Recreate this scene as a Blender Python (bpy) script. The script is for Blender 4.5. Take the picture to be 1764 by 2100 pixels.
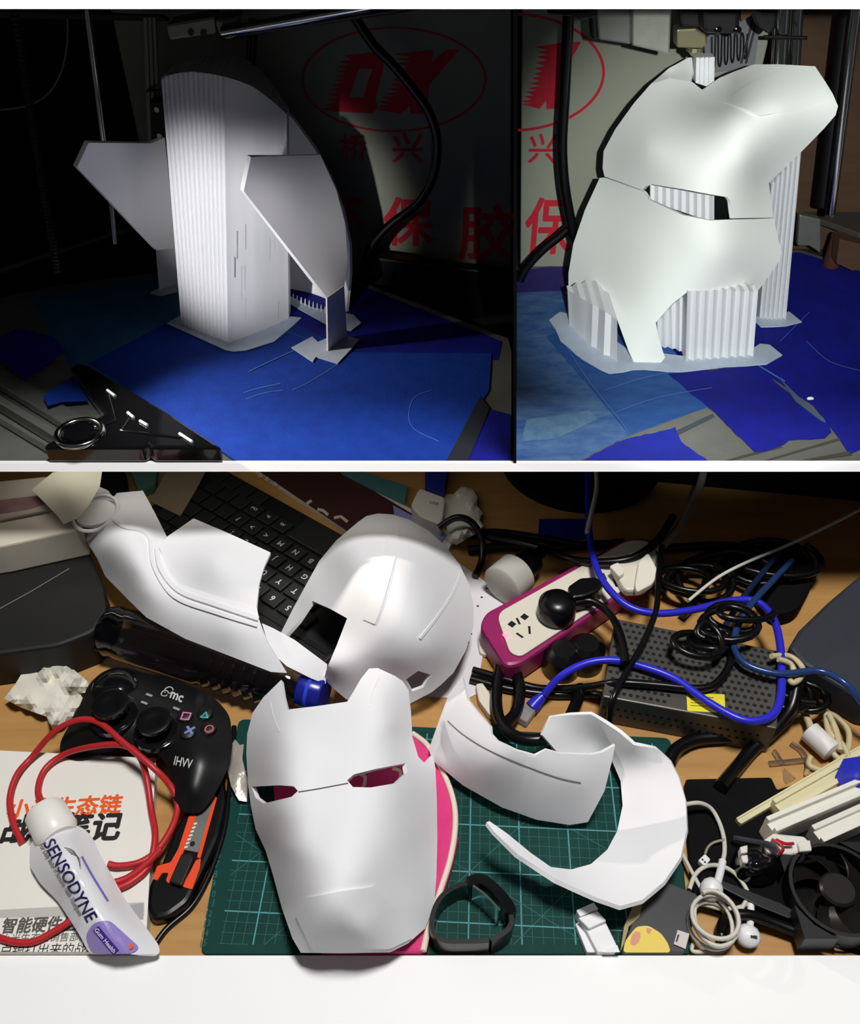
import bpy, bmesh, math, random
import numpy as np
from mathutils import Vector, Matrix
from mathutils.geometry import delaunay_2d_cdt
for o in list(bpy.data.objects): bpy.data.objects.remove(o)
scene = bpy.context.scene
COL = scene.collection
R = math.radians
random.seed(5)
# ------------------------------------------------ camera (photo frame 1764 x 2100)
F = 1819.0; PIT = R(42); CAM = Vector((0, 0, 0.76))
cd = bpy.data.cameras.new('camera'); cam = bpy.data.objects.new('camera', cd); COL.objects.link(cam)
cam.location = CAM; cam.rotation_euler = (R(90) - PIT, 0, 0)
cd.sensor_fit = 'VERTICAL'; cd.sensor_height = 36; cd.lens = F / 2100 * 36; cd.clip_start = 0.01
scene.camera = cam
# ------------------------------------------------ world, lights, exposure
w = bpy.data.worlds.new('world'); scene.world = w; w.use_nodes = True
w.node_tree.nodes['Background'].inputs[0].default_value = (0.9, 0.93, 1, 1)
w.node_tree.nodes['Background'].inputs[1].default_value = 0.03
vs = scene.view_settings
vs.view_transform = 'Standard'; vs.look = 'None'; vs.gamma = 1; vs.exposure = 0; vs.use_curve_mapping = False
def light(name, kind, loc, target, power, color, **kw):
    d = bpy.data.lights.new(name, kind); d.energy = power; d.color = color
    for k, v in kw.items(): setattr(d, k, v)
    o = bpy.data.objects.new(name, d); COL.objects.link(o); o.location = loc
    o.rotation_euler = (Vector(target) - Vector(loc)).to_track_quat('-Z', 'Y').to_euler()
    return o
light('ceiling_lamp', 'AREA', (0.22, 0.36, 2.3), (0.1, 0.45, 0), 47, (1, 0.985, 0.96), shape='DISK', size=0.42)
light('rear_fill_light', 'AREA', (-0.22, 0.78, 0.166), (-0.22, 0.80, 0), 0.14, (1, 0.95, 0.85), shape='RECTANGLE', size=0.5, size_y=0.03)  # added fill light, unseen under the shelf, brightens the rear of the desk
light('hand_torch', 'SPOT', (-0.42, 0.10, 0.56), (-0.225, 0.95, 0.325), 44, (1, 0.97, 0.95), spot_size=R(17.5), spot_blend=0.9, shadow_soft_size=0.012)
light('bay_torch', 'SPOT', (-0.50, 0.82, 0.40), (0.0, 0.73, 0.19), 10, (1, 0.90, 0.80), spot_size=R(60), spot_blend=0.8, shadow_soft_size=0.01)
light('phone_flash', 'SPOT', (0.085, -0.01, 0.775), (0.335, 0.93, 0.33), 50, (0.97, 1, 0.96), spot_size=R(32), spot_blend=0.75, shadow_soft_size=0.006)
# ------------------------------------------------ pixel -> place
RIGHT = Vector((1, 0, 0)); FWD = Vector((0, math.cos(PIT), -math.sin(PIT))); UP = Vector((0, math.sin(PIT), math.cos(PIT)))
def ray(px, py): return FWD + RIGHT * ((px - 882) / F) - UP * ((py - 1050) / F)
def Pz(px, py, z):
    d = ray(px, py); return CAM + d * ((z - CAM.z) / d.z)
def Py(px, py, y):
    d = ray(px, py); return CAM + d * (y / d.y)
# ------------------------------------------------ materials
def lin(c):
    c = c / 255
    return c / 12.92 if c <= 0.04045 else ((c + 0.055) / 1.055) ** 2.4
def mat(name, rgb, rough=0.5, metal=0.0, var=0.0, vscale=20, bump=0.0, bscale=60, emit=0, trans=0, ior=1.45, rgb2=None, spec=0.5, aniso=None, coat=0, wave=0, wscale=300):
    m = bpy.data.materials.new(name); m.use_nodes = True
    nt = m.node_tree; n = nt.nodes; b = n['Principled BSDF']; L = nt.links.new
    c = tuple(lin(v) for v in rgb) + (1,)
    b.inputs['Base Color'].default_value = c; b.inputs['Roughness'].default_value = rough
    b.inputs['Metallic'].default_value = metal; b.inputs['Transmission Weight'].default_value = trans
    b.inputs['IOR'].default_value = ior; b.inputs['Specular IOR Level'].default_value = spec; b.inputs['Coat Weight'].default_value = coat
    tc = n.new('ShaderNodeTexCoord')
    src = tc.outputs['Object']
    if aniso:
        mp = n.new('ShaderNodeMapping'); mp.inputs['Scale'].default_value = aniso; L(src, mp.inputs[0]); src = mp.outputs[0]
    if var or rgb2:
        nz = n.new('ShaderNodeTexNoise'); nz.inputs['Scale'].default_value = vscale; nz.inputs['Detail'].default_value = 6; nz.inputs['Roughness'].default_value = 0.65
        L(src, nz.inputs['Vector'])
        cr = n.new('ShaderNodeValToRGB'); cr.color_ramp.elements[0].position = 0.32; cr.color_ramp.elements[1].position = 0.72
        c2 = tuple(lin(v) for v in rgb2) + (1,) if rgb2 else tuple(min(1, x * (1 + var)) for x in c[:3]) + (1,)
        cr.color_ramp.elements[0].color = c if rgb2 else tuple(x * (1 - var) for x in c[:3]) + (1,)
        cr.color_ramp.elements[1].color = c2
        L(nz.outputs['Fac'], cr.inputs[0]); L(cr.outputs[0], b.inputs['Base Color'])
    h = None
    if bump:
        nb = n.new('ShaderNodeTexNoise'); nb.inputs['Scale'].default_value = bscale; nb.inputs['Detail'].default_value = 5
        L(src, nb.inputs['Vector']); h = nb.outputs['Fac']
    if wave:
        wv = n.new('ShaderNodeTexWave'); wv.inputs['Scale'].default_value = wscale; wv.bands_direction = 'Z'; wv.inputs['Distortion'].default_value = 0.3
        L(src, wv.inputs['Vector']); h = wv.outputs['Fac']; bump = wave
    if h:
        bp = n.new('ShaderNodeBump'); bp.inputs['Strength'].default_value = bump; bp.inputs['Distance'].default_value = 0.002
        L(h, bp.inputs['Height']); L(bp.outputs[0], b.inputs['Normal'])
    if emit:
        b.inputs['Emission Color'].default_value = c; b.inputs['Emission Strength'].default_value = emit
    return m
# ------------------------------------------------ mesh helpers
WL = {}
LIPY = Pz(882, 1959.5, 0.010).y + .0004
def wloc(o): return WL.get(o.name, Vector((0, 0, 0)))
def tag(o, label=None, cat=None, group=None, kind=None):
    for k, v in (('label', label), ('category', cat), ('group', group), ('kind', kind)):
        if v: o[k] = v
    return o
def thing(name, label, cat, loc, group=None):
    o = bpy.data.objects.new(name, None); COL.objects.link(o); o.location = loc; o.empty_display_size = 0.02
    WL[o.name] = Vector(loc); return tag(o, label, cat, group)
def obj(name, vf, m, parent=None, smooth=0, bevel=0, solid=0, soff=-1, sub=0, label=None, cat=None, group=None, kind=None, seg=2):
    V, Fc = vf
    V = [Vector(v) for v in V]
    if name not in ('front_edge', 'leg', 'desktop', 'floor', 'wall_back'):
        for v in V:
            if v.y < LIPY and v.z < .0185: v.y = LIPY
    org = wloc(parent) if parent else None
    zmin = min(v.z for v in V)
    c = Vector((sum(v.x for v in V) / len(V), sum(v.y for v in V) / len(V), zmin))
    me = bpy.data.meshes.new(name); me.from_pydata([v - c for v in V], [], Fc)
    bm = bmesh.new(); bm.from_mesh(me); bmesh.ops.remove_doubles(bm, verts=bm.verts, dist=1e-6)
    if not solid: bmesh.ops.recalc_face_normals(bm, faces=bm.faces)
    else:
        bmesh.ops.recalc_face_normals(bm, faces=bm.faces) if soff == 2 else None
        bm.normal_update()
        base = list(bm.verts); top = list(bm.faces); rim = [e for e in bm.edges if len(e.link_faces) == 1]
        d0, d1 = (0, 1) if soff != 0 else (.5, .5)
        nv = {v: bm.verts.new(v.co - v.normal * solid) for v in base}
        for f in top: bm.faces.new([nv[v] for v in reversed(f.verts)])
        for e in rim:
            lp = e.link_loops[0]; p, q = lp.vert, lp.link_loop_next.vert
            bm.faces.new((q, p, nv[p], nv[q]))
    bm.to_mesh(me); bm.free()
    me.materials.append(m)
    o = bpy.data.objects.new(name, me); COL.objects.link(o)
    o.location = c - org if parent else c
    if parent: o.parent = parent
    WL[o.name] = c
    if smooth:
        me.shade_smooth(); me.set_sharp_from_angle(angle=R(smooth))
    if bevel:
        md = o.modifiers.new('bevel', 'BEVEL'); md.width = bevel; md.segments = seg; md.limit_method = 'ANGLE'; md.angle_limit = R(40)
    if sub:
        md = o.modifiers.new('sub', 'SUBSURF'); md.levels = sub; md.render_levels = sub
    return tag(o, label, cat, group, kind)
def join(*vfs):
    V, Fc = [], []
    for v, f in vfs:
        k = len(V); V += list(v); Fc += [tuple(i + k for i in q) for q in f]
    return V, Fc
def area2(p): return sum(p[i][0] * p[(i + 1) % len(p)][1] - p[(i + 1) % len(p)][0] * p[i][1] for i in range(len(p)))
def prism(pts, off):
    """solid from a ring of points and an offset vector"""
    n = len(pts); off = Vector(off)
    V = [Vector(p) for p in pts] + [Vector(p) + off for p in pts]
    return V, [tuple(range(n)), tuple(range(2 * n - 1, n - 1, -1))] + [(i, i + n, (i + 1) % n + n, (i + 1) % n) for i in range(n)]
def slab(poly, z0, z1):
    """pixel outline seen at height z1, standing down to z0"""
    return prism([Pz(x, y, z1) for x, y in poly], (0, 0, z0 - z1))
def wallslab(poly, y0, th): return prism([Py(x, y, y0) for x, y in poly], (0, th, 0))
def cr(pts, n=8, closed=False):
    """catmull-rom through points (any dimension)"""
    P = [Vector(p) for p in pts]; out = []; N = len(P)
    rng = range(N) if closed else range(N - 1)
    for i in rng:
        if closed: a, b, c, d = P[(i - 1) % N], P[i], P[(i + 1) % N], P[(i + 2) % N]
        else: a, b, c, d = P[max(i - 1, 0)], P[i], P[i + 1], P[min(i + 2, N - 1)]
        for k in range(n):
            t = k / n
            out.append(0.5 * ((2 * b) + (c - a) * t + (2 * a - 5 * b + 4 * c - d) * t * t + (3 * b - a - 3 * c + d) * t ** 3))
    if not closed: out.append(P[-1])
    return out
def tube(path, r, seg=8, rs=None):
    path = [Vector(p) for p in path]; V, Fc = [], []
    t0 = (path[1] - path[0]).normalized()
    u = t0.orthogonal().normalized()
    for i, p in enumerate(path):
        t = (path[min(i + 1, len(path) - 1)] - path[max(i - 1, 0)])
        t = t.normalized() if t.length > 1e-9 else t0
        u = (u - t * u.dot(t)); u = u.normalized() if u.length > 1e-6 else t.orthogonal().normalized()
        v = t.cross(u); rr = rs[i] if rs else r
        V += [p + (u * math.cos(a) + v * math.sin(a)) * rr for a in (2 * math.pi * k / seg for k in range(seg))]
    for i in range(len(path) - 1):
        for k in range(seg):
            a, b = i * seg + k, i * seg + (k + 1) % seg
            Fc.append((a, b, b + seg, a + seg))
    Fc += [tuple(range(seg - 1, -1, -1)), tuple(range(len(V) - seg, len(V)))]
    return V, Fc
def lathe(o, d, prof, seg=24, squash=None):
    """profile (t, r) along axis d from o"""
    o = Vector(o); d = Vector(d).normalized(); u = d.cross(Vector((0, 0, 1)))
    u = u.normalized() if u.length > 1e-4 else Vector((1, 0, 0)); v = d.cross(u)
    V, Fc = [], []
    for t, r in prof:
        for k in range(seg):
            a = 2 * math.pi * k / seg
            V.append(o + d * t + u * math.cos(a) * r + v * math.sin(a) * r * (squash or 1))
    for i in range(len(prof) - 1):
        for k in range(seg):
            a, b = i * seg + k, i * seg + (k + 1) % seg
            Fc.append((a, b, b + seg, a + seg))
    Fc += [tuple(range(seg - 1, -1, -1)), tuple(range(len(V) - seg, len(V)))]
    return V, Fc
def box(c, hx, hy, hz, rz=0, axes=None):
    c = Vector(c); X, Y, Z = axes or (Vector((math.cos(rz), math.sin(rz), 0)), Vector((-math.sin(rz), math.cos(rz), 0)), Vector((0, 0, 1)))
    V = [c + X * hx * a + Y * hy * b + Z * hz * d for d in (-1, 1) for a, b in ((-1, -1), (1, -1), (1, 1), (-1, 1))]
    return V, [(3, 2, 1, 0), (4, 5, 6, 7), (0, 1, 5, 4), (1, 2, 6, 5), (2, 3, 7, 6), (3, 0, 4, 7)]
def inside(p, poly):
    x, y = p; c = False; n = len(poly); j = n - 1
    for i in range(n):
        xi, yi = poly[i][0], poly[i][1]; xj, yj = poly[j][0], poly[j][1]
        if (yi > y) != (yj > y) and x < (xj - xi) * (y - yi) / (yj - yi) + xi: c = not c
        j = i
    return c
def tps(ctrl, reg=1e-3):
    C = np.array(ctrl, float); X = C[:, :2] / 500.; n = len(X)
    def U(a, b):
        d2 = ((a[:, None, :] - b[None]) ** 2).sum(-1); return 0.5 * d2 * np.log(d2 + 1e-12)
    A = np.zeros((n + 3, n + 3)); A[:n, :n] = U(X, X) + reg * np.eye(n)
    A[:n, n] = 1; A[:n, n + 1:] = X; A[n, :n] = 1; A[n + 1:, :n] = X.T
    s = np.linalg.solve(A + 1e-9 * np.eye(n + 3), np.concatenate([C[:, 2], np.zeros(3)]))
    def f(p):
        q = np.array(p, float)[:, :2] / 500.
        return U(q, X) @ s[:n] + s[n] + q @ s[n + 1:]
    return f
def dens(poly, step):
    out = []; n = len(poly)
    for i in range(n):
        a, b = Vector(poly[i][:2]), Vector(poly[(i + 1) % n][:2]); k = max(1, int((b - a).length / step))
        out += [a.lerp(b, j / k) for j in range(k)]
    return out
def shell(outline, ctrl, mp, holes=(), step=13, lo=None, hi=None, fn=None):
    """curved sheet: pixel outline (with holes), heights or distances spread through ctrl points"""
    loops = [dens(outline, step)] + [dens(h, step) for h in holes]
    pts, edges = [], []
    for lp in loops:
        k = len(pts); pts += lp; edges += [(k + i, k + (i + 1) % len(lp)) for i in range(len(lp))]
    xs = [p[0] for p in loops[0]]; ys = [p[1] for p in loops[0]]
    bp = np.array([[p[0], p[1]] for p in pts])
    y = min(ys) + step / 2; row = 0
    while y < max(ys):
        x = min(xs) + (step / 2 if row % 2 else 0)
        while x < max(xs):
            if inside((x, y), loops[0]) and not any(inside((x, y), h) for h in loops[1:]):
                if ((bp - (x, y)) ** 2).sum(1).min() > (step * 0.45) ** 2: pts.append(Vector((x, y)))
            x += step
        y += step * 0.87; row += 1
    V2, E2, F2, *_ = delaunay_2d_cdt([Vector(p[:2]) for p in pts], edges, [], 0, 1e-4)
    zz = fn(V2) if fn else tps(ctrl)(V2)
    if lo is not None: zz = np.maximum(zz, lo)
    if hi is not None: zz = np.minimum(zz, hi)
    V = [mp(v[0], v[1], float(z)) for v, z in zip(V2, zz)]
    Fc = []
    for f in F2:
        c = (sum(V2[i][0] for i in f) / len(f), sum(V2[i][1] for i in f) / len(f))
        if inside(c, loops[0]) and not any(inside(c, h) for h in loops[1:]):
            a, b, d = V[f[0]], V[f[1]], V[f[2]]
            nrm = (b - a).cross(d - a)
            Fc.append(tuple(f) if nrm.dot(CAM - a) > 0 else tuple(reversed(f)))
    return V, Fc
# text laid flat on a plane: baseline from A to B (world points), nrm = plane normal
def text(s, A, B, nrm, m, parent, name='lettering', bold=0.0, hs=1.0, th=0.0003, label=None, shear=0, em=None):
    cu = bpy.data.curves.new('t', 'FONT'); cu.body = s; cu.size = 1; cu.shear = shear; cu.resolution_u = 3
    t = bpy.data.objects.new('t', cu); COL.objects.link(t)
    dg = bpy.context.evaluated_depsgraph_get(); me = bpy.data.meshes.new_from_object(t.evaluated_get(dg))
    bpy.data.objects.remove(t)
    if not me.vertices: print('EMPTY TEXT', s); return None
    xs = [v.co.x for v in me.vertices]; x0, x1 = min(xs), max(xs)
    A, B, nrm = Vector(A), Vector(B), Vector(nrm).normalized()
    ex = (B - A).normalized(); ey = nrm.cross(ex).normalized(); k = (B - A).length / (x1 - x0)
    if em: A = (A + B) / 2 - ex * em * (x1 - x0) / 2; k = em
    V = [A + ex * (v.co.x - x0) * k + ey * v.co.y * k * hs + nrm * th for v in me.vertices]
    Fc = [tuple(p.vertices) for p in me.polygons]
    V0, F0 = V, Fc
    if bold:
        V, Fc = join(*[([v + (ex * a_ + ey * b_) * bold * k + nrm * 1e-5 * i for v in V0], F0) for i, (a_, b_) in enumerate(((0, 0), (1, 0), (-1, 0), (0, 1), (0, -1), (.7, .7), (-.7, .7), (.7, -.7), (-.7, -.7)))])
    return obj(name, (V, Fc), m, parent, label=label)
def cable(name, pts, r, m, label, cat='cable', parent=None, n=7, seg=8, group=None):
    """pixel path with a height for each point"""
    P = cr([Pz(*p) for p in pts], n)
    return obj(name, tube(P, r, seg), m, parent, smooth=60, label=label, cat=cat if not parent else None, group=group)
def paperball(outline, zmax, seed, n=26, step=9, zb=.002):
    """crushed paper: random creases inside an outline, edges down on the desk"""
    rnd = random.Random(seed); xs = [p[0] for p in outline]; ys = [p[1] for p in outline]
    pts = [(x, y, zb + rnd.uniform(0, zmax * .25)) for x, y in outline]
    peaks = []
    while len(peaks) < n:
        x, y = rnd.uniform(min(xs), max(xs)), rnd.uniform(min(ys), max(ys))
        if inside((x, y), outline): peaks.append((x, y, zmax * rnd.choice((.45, .6, .8, 1.0)) ))
    A = np.array(pts + peaks)
    cx, cy = sum(xs) / len(xs), sum(ys) / len(ys); bnd = np.array(pts)[:, :2]
    def fn(P):
        P = np.array([[p[0], p[1]] for p in P]); d = np.sqrt(((P[:, None] - A[None, :, :2]) ** 2).sum(-1)) + 3
        w_ = d ** -2.2; z = (w_ * A[:, 2]).sum(1) / w_.sum(1)
        e = np.sqrt(((P[:, None] - bnd[None]) ** 2).sum(-1)).min(1)
        return z
    return shell(outline, None, Pz, step=step, fn=fn)
def crumple(c, rx, ry, rz, seed, n=3, amp=0.35, ridge=7):
    rnd = random.Random(seed); bm = bmesh.new(); bmesh.ops.create_icosphere(bm, subdivisions=n, radius=1)
    dirs = [Vector((rnd.gauss(0, 1), rnd.gauss(0, 1), rnd.gauss(0, 1))).normalized() for _ in range(ridge * 3)]
    V = []
    for v in bm.verts:
        d = v.co.normalized(); s = 1.0
        k = max(range(len(dirs)), key=lambda i: d.dot(dirs[i])); m1 = d.dot(dirs[k])
        s += amp * (m1 - 0.75) * 2 * (1 if k % 2 else -0.8) + rnd.uniform(-.04, .04)
        p = Vector((d.x * rx * s, d.y * ry * s, d.z * rz * s)); p.z = max(p.z, -rz * 0.62); V.append(Vector(c) + p + Vector((0, 0, rz * 0.62)))
    Fc = [tuple(x.index for x in f.verts) for f in bm.faces]; bm.free(); return V, Fc
def onsurf(pts, f, dz):
    zz = f(pts); return [Pz(p[0], p[1], float(z) + dz) for p, z in zip(pts, zz)]
def ribbon(pts, wpx, f, dz):
    L_ = []; R_ = []
    for i, p in enumerate(pts):
        a, b = Vector(pts[max(i - 1, 0)]), Vector(pts[min(i + 1, len(pts) - 1)]); d = (b - a).normalized(); nn = Vector((-d.y, d.x)) * wpx / 2
        L_.append((p[0] + nn.x, p[1] + nn.y)); R_.append((p[0] - nn.x, p[1] - nn.y))
    A, B = onsurf(L_, f, dz), onsurf(R_, f, dz); n = len(pts)
    return A + B, [(i, i + 1, n + i + 1, n + i) for i in range(n - 1)]
def vcr(p, n=5): return [tuple(v) for v in cr(p, n)]
# ================================================ materials
WHITE = mat('white_plastic', (236, 236, 238), 0.55, wave=0.02, wscale=500, spec=0.4)
PRINT = mat('printed_plastic', (236, 236, 239), 0.62, wave=0.015, wscale=420, spec=0.25)
PRINTG = mat('printed_gloss', (226, 230, 226), 0.28, wave=0.03, wscale=420, spec=0.5)
SUPP = mat('support_plastic', (214, 216, 220), 0.5, wave=0.12, wscale=300)
RAFT = mat('raft_plastic', (176, 188, 205), 0.6, var=0.08, vscale=60)
PAINTW = mat('white_laminate', (250, 250, 250), 0.5)
BLACK = mat('black_plastic', (15, 15, 17), 0.45)
BLACKM = mat('black_matte', (9, 9, 10), 0.8, var=0.2, vscale=30, spec=0.15)
BLACKG = mat('black_gloss', (14, 15, 17), 0.12, coat=0.5)
RUBBER = mat('black_rubber', (9, 9, 10), 0.30)
CHROME = mat('chrome', (200, 203, 200), 0.14, 1.0)
ALU = mat('brushed_aluminium', (186, 188, 178), 0.38, 0.85, var=0.12, vscale=40, aniso=(1, 12, 1))
ALUD = mat('dull_aluminium', (128, 130, 124), 0.45, 0.6, var=0.15, vscale=15)
TAPEB = mat('blue_masking_tape', (10, 56, 152), 0.75, bump=0.35, bscale=700, rgb2=(7, 44, 132), vscale=45, spec=0.25)
TAPEN = mat('navy_masking_tape', (15, 22, 138), 0.75, bump=0.35, bscale=700, rgb2=(12, 16, 106), vscale=30, spec=0.25)
TAPEW = mat('worn_masking_tape', (28, 74, 142), 0.7, bump=0.3, bscale=700, rgb2=(86, 120, 158), vscale=26, aniso=(1, 2.5, 1))
TAPET = mat('teal_masking_tape', (16, 72, 120), 0.7, bump=0.3, bscale=700, rgb2=(26, 92, 130), vscale=30)
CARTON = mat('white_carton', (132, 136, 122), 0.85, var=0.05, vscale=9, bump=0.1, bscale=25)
RED = mat('red_print', (186, 24, 46), 0.8, rgb2=(164, 20, 40), vscale=60)
WOODB = mat('brown_board', (78, 56, 36), 0.75, rgb2=(64, 44, 28), vscale=8, aniso=(1, 1, 8))
DESK = mat('desk_wood', (188, 144, 86), 0.42, rgb2=(170, 124, 70), vscale=7, aniso=(0.6, 9, 1), bump=0.03, bscale=90)
COPPER = mat('copper_tube', (150, 98, 70), 0.35, 0.8)
BRASS = mat('brass', (150, 144, 116), 0.4, 0.8)
TISSUE = mat('tissue_paper', (226, 222, 208), 0.95, bump=0.3, bscale=60)
# ================================================ the setting
BZ = 0.20
floor = tag(obj('floor', box((0, 0.9, -0.78), 2.5, 2.5, 0.02), mat('grey_floor', (110, 108, 104), 0.7, var=0.1)), kind='structure')
tag(obj('wall_back', box((0, 1.42, 0.7), 2.5, 0.02, 1.5), mat('room_wall', (150, 148, 142), 0.9)), kind='structure')
YF = 0.2985
desk = thing('desk', 'long desk with a light wood top and a raised white front edge', 'desk', (0, 0.6, -0.76))
obj('desktop', box((0, (YF + 1.38) / 2, -0.0125), 0.82, (1.38 - YF) / 2, 0.0125), DESK, desk)
for sx in (-1, 1):
    for yy in (YF + 0.04, 1.32):
        obj('leg', box((sx * 0.77, yy, -0.3925), 0.025, 0.025, 0.3675), PAINTW, desk, bevel=0.003)
lip_top = Pz(882, 1959.5, 0.010).y
obj('front_edge', box((0, (lip_top + 0.10) / 2, -0.008), 0.82, (lip_top - 0.10) / 2, 0.018), PAINTW, desk, label='raised white laminate edge along the front of the desk')
# --- white cabinet with two open printer bays
yf = Pz(882, 950, BZ).y
cab = thing('printer_cabinet', 'white edged cabinet with two dark open bays for printers', 'cabinet', (0, 0.95, 0))
XS = 0.86; YB = 1.36
def extr(prof, x0, x1):
    n = len(prof); V = [Vector((x0, y, z)) for y, z in prof] + [Vector((x1, y, z)) for y, z in prof]
    return V, [tuple(range(n)), tuple(range(2 * n - 1, n - 1, -1))] + [(i, i + n, (i + 1) % n + n, (i + 1) % n) for i in range(n)]
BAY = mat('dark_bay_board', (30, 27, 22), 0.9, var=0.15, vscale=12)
obj('shelf_trim', extr([(yf + 0.004, BZ), (yf, BZ), (yf - 0.0060, BZ - 0.0060), (yf + 0.03, BZ - 0.027), (yf + 0.03, BZ - 0.012), (yf + 0.004, BZ - 0.012)], -XS, XS), PAINTW, cab)
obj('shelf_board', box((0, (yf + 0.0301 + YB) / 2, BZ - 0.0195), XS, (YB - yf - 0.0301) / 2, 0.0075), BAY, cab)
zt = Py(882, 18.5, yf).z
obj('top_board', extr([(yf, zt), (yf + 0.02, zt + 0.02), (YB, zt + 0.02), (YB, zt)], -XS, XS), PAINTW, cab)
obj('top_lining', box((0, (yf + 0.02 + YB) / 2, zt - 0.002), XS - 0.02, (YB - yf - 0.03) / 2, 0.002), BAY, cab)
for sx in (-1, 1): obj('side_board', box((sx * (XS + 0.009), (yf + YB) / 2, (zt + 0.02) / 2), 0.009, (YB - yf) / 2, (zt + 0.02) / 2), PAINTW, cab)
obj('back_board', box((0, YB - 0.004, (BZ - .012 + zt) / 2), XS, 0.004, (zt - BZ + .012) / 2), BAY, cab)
# divider between the bays
dv = [Pz(1053, 950, BZ), Py(1053, 19, yf), Py(1053, 120, YB - 0.02), Py(1053, 480, YB - 0.02)]
dv[1].z = zt; dv[2].z = zt; dv[3].z = BZ - 0.01; dv[0].z = BZ - 0.01
def colx(p):  # x so that the divider stays on the column line
    dep = (p - CAM).dot(FWD); return Vector(((1053 - 882) / F * dep, p.y, p.z))
dv = [colx(p) for p in dv]
obj('divider', prism(dv, (0.003, 0, 0)), BLACKM, cab)
def bed(name, poly, label, zb=0.012):
    t = thing(name, label, 'printer bed', Pz(sum(p[0] for p in poly) / len(poly), sum(p[1] for p in poly) / len(poly), BZ - zb))
    obj('bed_plate', slab(poly, BZ - zb, BZ - 0.0012), ALUD, t); return t
def strip(poly, m, parent, k, name='bed_strip'):
    return obj(name, slab(poly, BZ - 0.0012 + 0.0003 * k, BZ - 0.0012 + 0.0003 * (k + 1)), m, parent)
def ruffle(poly, step=14, amp=1.6, seed=1):
    rnd = random.Random(seed); return [(p[0] + rnd.uniform(-amp, amp), p[1] + rnd.uniform(-amp, amp)) for p in dens(poly, step)]
# ================================================ left bay: dim, print seen from behind
bed1 = bed('print_bed', [(-240, 660), (120, 585), (345, 556), (700, 562), (1042, 694), (1049, 720), (1049, 946), (-240, 946)], 'dim aluminium print bed covered in strips of blue tape, carrying the tall support tower')
strip([(60, 610), (345, 562), (560, 640), (210, 830), (140, 745)], TAPET, bed1, 0)
strip([(345, 560), (690, 566), (1030, 700), (1022, 738), (720, 741), (560, 640)], TAPEN, bed1, 0)
strip([(182, 745), (345, 660), (560, 640), (690, 705), (500, 830), (335, 845)], TAPEB, bed1, 1)
strip([(330, 840), (690, 704), (720, 722), (1008, 724), (1003, 800), (975, 845), (915, 945), (480, 945)], TAPEB, bed1, 2)
strip([(1003, 838), (1047, 850), (1047, 944), (958, 944)], TAPEN, bed1, 1)
strip([(960, 944), (1004, 838), (985, 812), (916, 944)], mat('dark_strip', (20, 24, 38), 0.8), bed1, 3)  # plain near-black strip over the bed, not a length of tape
SCR = mat('tape_scratch', (70, 110, 180), .8)
def scratch(pts, wd, par, k=3): obj('tape_seam', ribbon(vcr(pts, 5), wd, lambda p: np.full(len(p), BZ - .0012 + .0003 * (k + 1) + .0001), 0), SCR, par)
t = thing('aluminium_rail', 'bare aluminium rail with blue tape scraps at the bed corner', 'rail', Pz(80, 790, BZ))
for (a, b, wd, hh) in (((-60, 745), (200, 905), 20, .010), ((-60, 700), (235, 868), 34, .006), ((-60, 800), (150, 930), 8, .016), ((-60, 830), (130, 945), 4, .012)):
    A, B = Pz(*a, BZ), Pz(*b, BZ); d = (B - A).normalized(); n_ = Vector((-d.y, d.x, 0)); wm = wd * 0.00053
    obj('groove_bar', box((A + B) / 2 + Vector((0, 0, hh / 2)), (B - A).length / 2, wm / 1.0, hh / 2, axes=(d, n_, Vector((0, 0, 1)))), ALU, t, bevel=0.001)
obj('tape_scrap', shell([(0, 738), (-20, 700), (38, 672), (108, 690), (134, 718), (100, 742), (52, 778)], [(0, 738, BZ + .012), (38, 672, BZ + .012), (134, 718, BZ + .010), (52, 778, BZ + .015), (108, 690, BZ + .013)], Pz), TAPEN, t, solid=.0006)
obj('tape_scrap', shell([(88, 812), (148, 772), (182, 822), (126, 824), (98, 832)], [(88, 812, BZ + .018), (148, 772, BZ + .012), (182, 822, BZ + .012), (98, 832, BZ + .016)], Pz, step=8), TAPEB, t, solid=.0006)
for pts, wd in (([(510, 762), (560, 738), (620, 712), (690, 690)], 1.6), ([(600, 800), (640, 780), (700, 742)], 1.2), ([(640, 700), (600, 684), (560, 672)], 1.0), ([(885, 800), (850, 815), (838, 850), (850, 880), (900, 905)], 1.2), ([(500, 805), (530, 796), (575, 786)], 1.4), ([(505, 818), (540, 806), (580, 800)], 1.2)): scratch(pts, wd, bed1, 3)
# glossy black arm
t = thing('gloss_bracket', 'glossy black bracket with a round chrome ring beside the aluminium rail', 'bracket', Pz(280, 880, BZ))
zb = BZ + 0.020
obj('arm', slab([(142, 754), (158, 744), (180, 748), (340, 842), (455, 917), (310, 917), (303, 911), (292, 917), (88, 917), (94, 910), (122, 894), (214, 848)], BZ, zb), BLACKG, t, bevel=0.004, seg=3)
rc = Pz(164, 890, zb)
obj('ring', tube([rc + Vector((math.cos(a) * .022, math.sin(a) * .022, .001)) for a in [i * math.pi / 20 for i in range(41)]], .0035, 10), CHROME, t, smooth=60)
obj('cap', lathe(rc, (0, 0, 1), [(0, .016), (.004, .015), (.006, .006)]), BLACKG, t, smooth=50)
DASHW = mat('dash_pale', (235, 238, 242), 0.2)
for a, b in (((220, 800), (236, 812)), ((262, 846), (274, 856)), ((287, 863), (302, 872)), ((368, 889), (394, 906))):
    A, B = Pz(*a, zb + .0012), Pz(*b, zb + .0012)
    obj('pale_dash', tube([A, B], .0016, 8), DASHW, t, smooth=60)  # short pale bars set on top of the arm
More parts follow.
